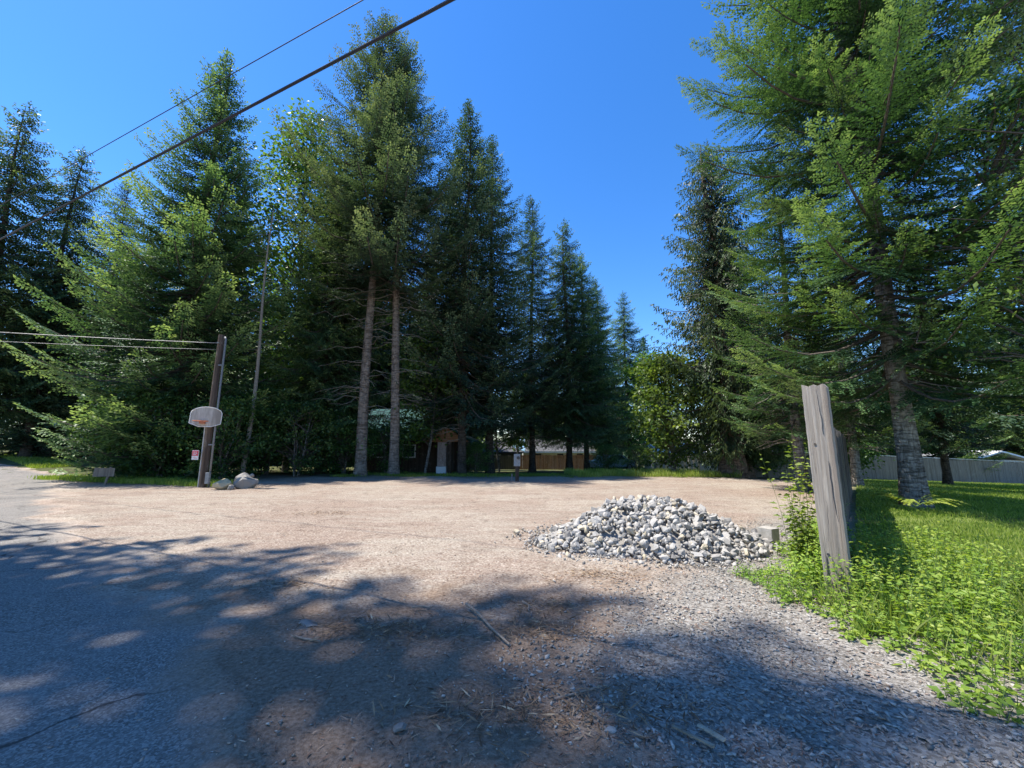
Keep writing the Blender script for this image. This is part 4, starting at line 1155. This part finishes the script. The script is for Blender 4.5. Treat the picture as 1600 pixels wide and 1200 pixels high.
# ------------------------------------------------------------------ gravel, litter
gt = [rock_mesh('gravel_chip', rk, GRAV[0], (1, rk.uniform(.55, .9), rk.uniform(.22, .45)), 8) for _ in range(10)]
gi = []
rg = random.Random(12)
tries = 0
while len(gi) < 15000 and tries < 120000:
    tries += 1
    y = 1.5 + 7.0 * rg.random() ** 1.7; x = rg.uniform(-0.6, 5.2)
    edge = 0.25 + 0.9 * max(0, y - 3.4)
    k = x - edge + 0.7 * math.sin(x * 3 + 1) * math.sin(y * 2.6) + rg.gauss(0, 0.28)
    if k < 0: continue
    if x > 0.76 * y + 0.35 + 0.35 * math.sin(y * 3): 
        if y > 3.2 or x > 3.6: continue
    s_z = rg.choice([0.008, 0.010, 0.013, 0.017, 0.022, 0.030]) * rg.uniform(.8, 1.2)
    if k < 0.4: s_z *= 0.7
    q = Quaternion((0, 0, 1), rg.uniform(0, 6.28)) @ Quaternion((1, 0, 0), rg.gauss(0, .35)) @ Quaternion((0, 1, 0), rg.gauss(0, .35))
    gi.append((rg.randrange(10), (x, y, float(ground_z(x, y)) + s_z * 0.2), s_z, q, rg.choice([0, 0, 0, 1, 1, 2, 3])))
for _ in range(2600):
    a = rg.uniform(0, 6.28); e = 0.85 + abs(rg.gauss(0, 0.22)); x = PC[0] + 0.1 + PA * e * math.cos(a) * (1.15 if math.cos(a) > 0 else 1); y = PC[1] + PB * e * math.sin(a)
    s_z = rg.choice([0.010, 0.014, 0.02, 0.03, 0.042]) * rg.uniform(.8, 1.2)
    gi.append((rg.randrange(10), (x, y, max(pile_h(x, y), float(ground_z(x, y))) + s_z * 0.2), s_z, rq_(rg), rg.choice([0, 0, 0, 1, 1, 3])))
tag(joined('gravel', gi, gt, GRAV), 'crushed grey gravel spread over the right foreground', kind='stuff')

gi = []
for _ in range(5200):
    y = 1.7 + 14 * rg.random() ** 1.8; x = rg.uniform(-1.15, 0.75) * y
    if y > 6 and abs(x - PC[0]) < 1.2 and abs(y - PC[1]) < 1.0: continue
    s_z = rg.choice([0.004, 0.006, 0.008, 0.011, 0.016]) * rg.uniform(.8, 1.3)
    q = Quaternion((0, 0, 1), rg.uniform(0, 6.28)) @ Quaternion((1, 0, 0), rg.gauss(0, .3))
    gi.append((rg.randrange(10), (x, y, float(ground_z(x, y)) + s_z * 0.3 + 0.004), s_z, q, rg.choice([0, 1, 2, 2, 2, 3])))
tag(joined('scattered_pebbles', gi, gt, GRAV), 'small pebbles and clods scattered over the dirt', kind='stuff')

M['litter'] = leaf_mat('dry_needle_litter', (0.10, 0.06, 0.04), (0.27, 0.17, 0.11), (0.50, 0.40, 0.28), 0.1, 0.8, 0.15)
n = 15000
y = 1.7 + 13 * R.rand(n) ** 1.6; x = R.uniform(-0.75, 0.85, n) * y
keep = (x > -0.78 * y + 0.9 + 0.5 * R.randn(n)) | (R.rand(n) < 0.05)
cl_ = 0.5 + 0.5 * np.sin(x * 2.1 + 0.7 * y) * np.sin(y * 1.9 - x * 0.8)
keep &= R.rand(n) < 0.25 + 0.75 * cl_
x, y = x[keep], y[keep]; n = len(x); a = R.rand(n) * 6.28
tag(link('needle_litter', leaf_mesh('needle_litter', np.stack([x, y, ground_z(x, y) + 0.010], -1), np.stack([np.cos(a), np.sin(a), 0.12 * R.randn(n)], -1),
    unit(np.array([0, 0, 1.0]) + 0.3 * R.randn(n, 3)), R.uniform(.02, .075, n), R.uniform(.004, .010, n), np.clip(0.5 + 0.25 * R.randn(n), 0, 1), M['litter'])),
    'dry needles and wood chips littering the dirt', kind='stuff')
cxs = np.array([(-1.25, 3.62, 0.30), (-0.85, 3.5, 0.35), (0.25, 3.55, 0.25), (0.3, 4.05, 0.28), (0.5, 2.5, 0.3), (-2.6, 4.6, 0.3), (-4.2, 9.2, 0.5), (1.0, 4.9, 0.3), (-0.2, 2.5, 0.3), (3.4, 7.6, 0.4)])
ci = R.randint(0, len(cxs), 3600); x = cxs[ci, 0] + R.randn(3600) * cxs[ci, 2]; y = cxs[ci, 1] + R.randn(3600) * cxs[ci, 2] * 0.45; a = R.rand(3600) * 6.28
tag(link('litter_clumps', leaf_mesh('litter_clumps', np.stack([x, y, ground_z(x, y) + 0.008 + 0.018 * R.rand(3600)], -1), np.stack([np.cos(a), np.sin(a), 0.2 * R.randn(3600)], -1),
    unit(np.array([0, 0, 1.0]) + 0.4 * R.randn(3600, 3)), R.uniform(.03, .13, 3600), R.uniform(.004, .012, 3600), np.clip(0.3 + 0.25 * R.randn(3600), 0, 1), M['litter'])),
    'dark clumps of raked needles and twigs on the dirt', kind='stuff')


# ------------------------------------------------------------------ grass and weeds
def blades(name, x, y, h, w, label, tone0=0.5, lean=0.5):
    n = len(x); a = R.rand(n) * 6.28
    d = np.stack([np.cos(a) * lean * R.rand(n), np.sin(a) * lean * R.rand(n), np.ones(n)], -1)
    nn = np.stack([np.cos(a + 1.4), np.sin(a + 1.4), 0.3 + 0 * a], -1)
    patch = 0.12 * np.sin(x * 1.3 + y * 0.4) * np.sin(y * 1.1) + 0.1 * np.sin(x * 0.5 - y * 0.7)
    tag(link(name, leaf_mesh(name, np.stack([x, y, ground_z(x, y)], -1), d, nn, h, w, np.clip(tone0 + patch + 0.2 * R.randn(n), 0, 1), M['grass'], droop=0.15)), label, kind='stuff')


def right_of_fence(x, y): return (x - FA.x) * fd.y - (y - FA.y) * fd.x


n = 125000
y = 3.4 + 25 * R.rand(n) ** 1.5; x = R.uniform(0.76, 1.75, n) * y
k = right_of_fence(x, y)
pathy = np.abs((y - 8.4 - 0.05 * (x - 9)) / 0.5)
keep = (k > 0.12) & (y < 24.6 + 0.21 * (x - 13)) & (R.rand(n) < np.clip(0.15 + pathy, 0, 1))
x, y = x[keep], y[keep]; n = len(x)
blades('lawn_grass', x, y, R.uniform(.035, .115, n) * (1 + 0.3 * ss(8, 20, y)), (0.006 + 0.0013 * y) * R.uniform(.8, 1.4, n), 'bright green lawn behind the plank fence', 0.55)
n = 16000
x = R.uniform(3.2, 11.5, n); y = R.uniform(19.5, 25.5, n)
keep = (y > 19.7 + 0.5 * np.sin(x * 1.3) + 0.06 * np.abs(x - 7)) & (R.rand(n) < 0.9 - 0.05 * (y - 19.5)); x, y = x[keep], y[keep]; n = len(x)
blades('tall_grass', x, y, R.uniform(.15, .48, n) * (0.7 + 0.5 * np.sin(x * 2.3) ** 2), R.uniform(.02, .04, n), 'tall bright grass at the back edge of the lot', 0.6)
n = 9000
t_ = R.rand(n); x = -21.5 + 10.6 * t_ + R.randn(n) * 0.25; y = 18.6 - 3.5 * t_ + np.abs(R.randn(n)) * 0.9 - 0.3
blades('verge_grass', x, y, R.uniform(.08, .30, n), R.uniform(.014, .03, n), 'grass verge around the foot of the hoop pole and sign board', 0.45)
n = 9000
x = R.uniform(-9, 3, n); y = 20.0 + 4 * R.rand(n) ** 1.4 + 0.4 * np.sin(x * 1.7)
keep = (np.sin(x * 1.9) * np.sin(y * 2.2) > -0.3); x, y = x[keep], y[keep]; n = len(x)
blades('shade_grass', x, y, R.uniform(.05, .2, n), R.uniform(.014, .03, n), 'thin grass in the shade below the tall firs', 0.25)
n = 5000
x = R.uniform(-46, -30, n); y = 0.66 * (-x) + 5.5 + 3 * R.rand(n)
blades('roadside_grass', x, y, R.uniform(.1, .3, n), R.uniform(.03, .06, n), 'roadside grass strip across the road', 0.5)


def weeds(name, cx, cy, hh, leaf, label, tone0=0.55, mat='weed', lean=0.5):
    """each row of cx, cy is one stem with leaves along it"""
    P, D, N, L, Wd, T, paths = [], [], [], [], [], [], []
    for x, y, h_ in zip(cx, cy, hh):
        z = float(ground_z(x, y)); az = R.rand() * 6.28; ln_ = R.uniform(.1, 1.0) * lean
        s = np.linspace(0, 1, 5)
        pts = np.stack([x + math.cos(az) * ln_ * h_ * s ** 2, y + math.sin(az) * ln_ * h_ * s ** 2, z + h_ * s], -1)
        paths.append((pts, 0.0035 * (1 - 0.6 * s)))
        k = max(5, int(h_ / 0.028)); u = np.sort(R.uniform(.12, 1.0, k))
        lp = np.stack([np.interp(u, s, pts[:, i]) for i in range(3)], -1)
        a = np.arange(k) * 2.4 + R.rand() * 6 + R.randn(k) * 0.4
        d = np.stack([np.cos(a), np.sin(a), R.uniform(-.2, .55, k)], -1)
        P.append(lp + 0.012 * d); D.append(d); N.append(unit(np.array([0, 0, 1.0]) + 0.45 * R.randn(k, 3)))
        sz = leaf * R.uniform(.6, 1.25, k) * (1.15 - 0.5 * u)
        L.append(sz); Wd.append(sz * R.uniform(.45, .62, k)); T.append(np.clip(tone0 + 0.12 * R.randn() + 0.2 * (u - 0.5) + 0.13 * R.randn(k), 0, 1))
    fol = leaf_mesh(name, *(np.concatenate(a) for a in (P, D, N, L, Wd, T)), M[mat], fold=0.12, droop=0.18)
    return fol, tubes_mesh(name + '_stems', paths, M['weed_stem'], 3)


M['weed_stem'] = plain('green_stems', (0.12, 0.20, 0.04), 0.6)
# the leafy patch right of the post
cx, cy, hh = [], [], []
while len(cx) < 900:
    y = R.uniform(2.35, 5.6); x = R.uniform(2.3, 5.6)
    k = right_of_fence(np.array(x), np.array(y))
    lim = 0.55 + 0.25 * math.sin(x * 4) + 0.35 * (y < 4.2)
    edge = 2.62 + 0.22 * (3.9 - y) - 0.25 * (y < 3) + 0.12 * math.sin(y * 7)
    if x < edge or (y > 4.25 and k < 0.08): continue
    if y > 4.2 and k > 1.5 + 0.3 * math.sin(y * 5): continue
    if y < 4.2 and x - 0.95 * y > 0.75: continue
    e_ = min(1.0, max(0.25, (x - edge) / 0.5))
    cx.append(x); cy.append(y); hh.append(R.uniform(.16, .46) * e_ * (1.1 if y > 3.4 else 0.75))
fol, st = weeds('weed_foliage', cx, cy, hh, 0.066, '')
w_ = empty('weed_patch', (0, 0, 0)); tag(w_, 'bright leafy weeds growing over the ground right of the post', kind='stuff')
link('foliage', fol, w_); link('stem', st, w_)
n = 2600
x = R.uniform(2.4, 6.2, n); y = R.uniform(2.5, 6.0, n)
keep = (x > 2.75 + 0.2 * (3.9 - y)) & ((y < 4.2) | (right_of_fence(x, y) > 0.1)) & (x - 0.95 * y < 1.6); x, y = x[keep], y[keep]; n = len(x)
blades('weed_grass', x, y, R.uniform(.12, .5, n), R.uniform(.006, .012, n), 'long grass blades and dry stalks among the weeds', 0.75, 0.6)
# weeds along the left side of the fence
cx, cy, hh = [], [], []
while len(cx) < 560:
    t_ = R.rand() ** 1.3; p = FA + fd * (t_ * 4.2 - 0.1); s_ = abs(R.randn()) * 0.30 + 0.05
    if s_ > 0.75: continue
    x = p.x - fd.y * s_; y = p.y + fd.x * s_
    cx.append(x); cy.append(y); hh.append(R.uniform(.18, .62) * max(0.3, 1 - s_ * 1.1))
fol, st = weeds('fence_weeds', cx, cy, hh, 0.058, '', 0.68)
w_ = empty('fence_weeds', (0, 0, 0)); tag(w_, 'yellow green weeds along the left foot of the fence', kind='stuff')
link('foliage', fol, w_); link('stem', st, w_)
# low creeping weeds on the gravel left of the post
cx = 2.62 + 0.5 * R.rand(150); cy = 4.15 + 0.9 * R.rand(150) ; hh = R.uniform(.05, .16, 150)
fol, st = weeds('creeping_weeds', cx, cy, hh, 0.045, '', 0.5)
w_ = empty('creeping_weeds', (0, 0, 0)); tag(w_, 'low creeping weeds on the gravel left of the post', kind='stuff')
link('foliage', fol, w_); link('stem', st, w_)
# tall sapling left of the post
cx = 3.52 + 0.06 * R.randn(16); cy = 5.0 + 0.07 * R.randn(16); hh = np.linspace(1.62, 0.6, 16)
fol, st = weeds('sapling', cx, cy, hh, 0.095, '', 0.5, 'weed', 0.22)
w_ = empty('sapling', (0, 0, 0)); tag(w_, 'tall leafy sapling growing just left of the fence post', 'plant')
link('foliage', fol, w_); link('stem', st, w_)
# fern like seedling at the foot of the near fir
rr_ = np.random.RandomState(6)
P, D, N, L, Wd, T, paths = [], [], [], [], [], [], []
for i in range(11):
    a = rr_.rand() * 6.28; s = np.linspace(0, 1, 6); ln_ = rr_.uniform(.5, 1.0)
    pts = np.stack([math.cos(a) * ln_ * s, math.sin(a) * ln_ * s, 0.15 + ln_ * (0.9 * s - 0.75 * s ** 2)], -1); paths.append((pts, 0.007 * (1 - 0.7 * s)))
    for u in np.linspace(.2, 1, 12):
        p0 = np.array([np.interp(u, s, pts[:, k]) for k in range(3)])
        for sgn in (-1, 1):
            P.append(p0); D.append(np.array([math.cos(a) + sgn * -math.sin(a) * 1.2, math.sin(a) + sgn * math.cos(a) * 1.2, -0.15])); N.append(unit(np.array([0, 0, 1.0]) + 0.3 * rr_.randn(3)))
            L.append(0.17 * (1.1 - 0.6 * u)); Wd.append(0.05); T.append(np.clip(0.8 + 0.1 * rr_.randn(), 0, 1))
yf = empty('fern', (9.2, 9.35, gzf(9.2, 9.35))); tag(yf, 'yellowish young fern at the foot of the near fir trunk', 'plant')
link('foliage', leaf_mesh('fern', P, D, N, L, Wd, np.array(T), M['weed'], droop=0.15), yf); link('stem', tubes_mesh('fern_stems', paths, M['weed_stem'], 4), yf)
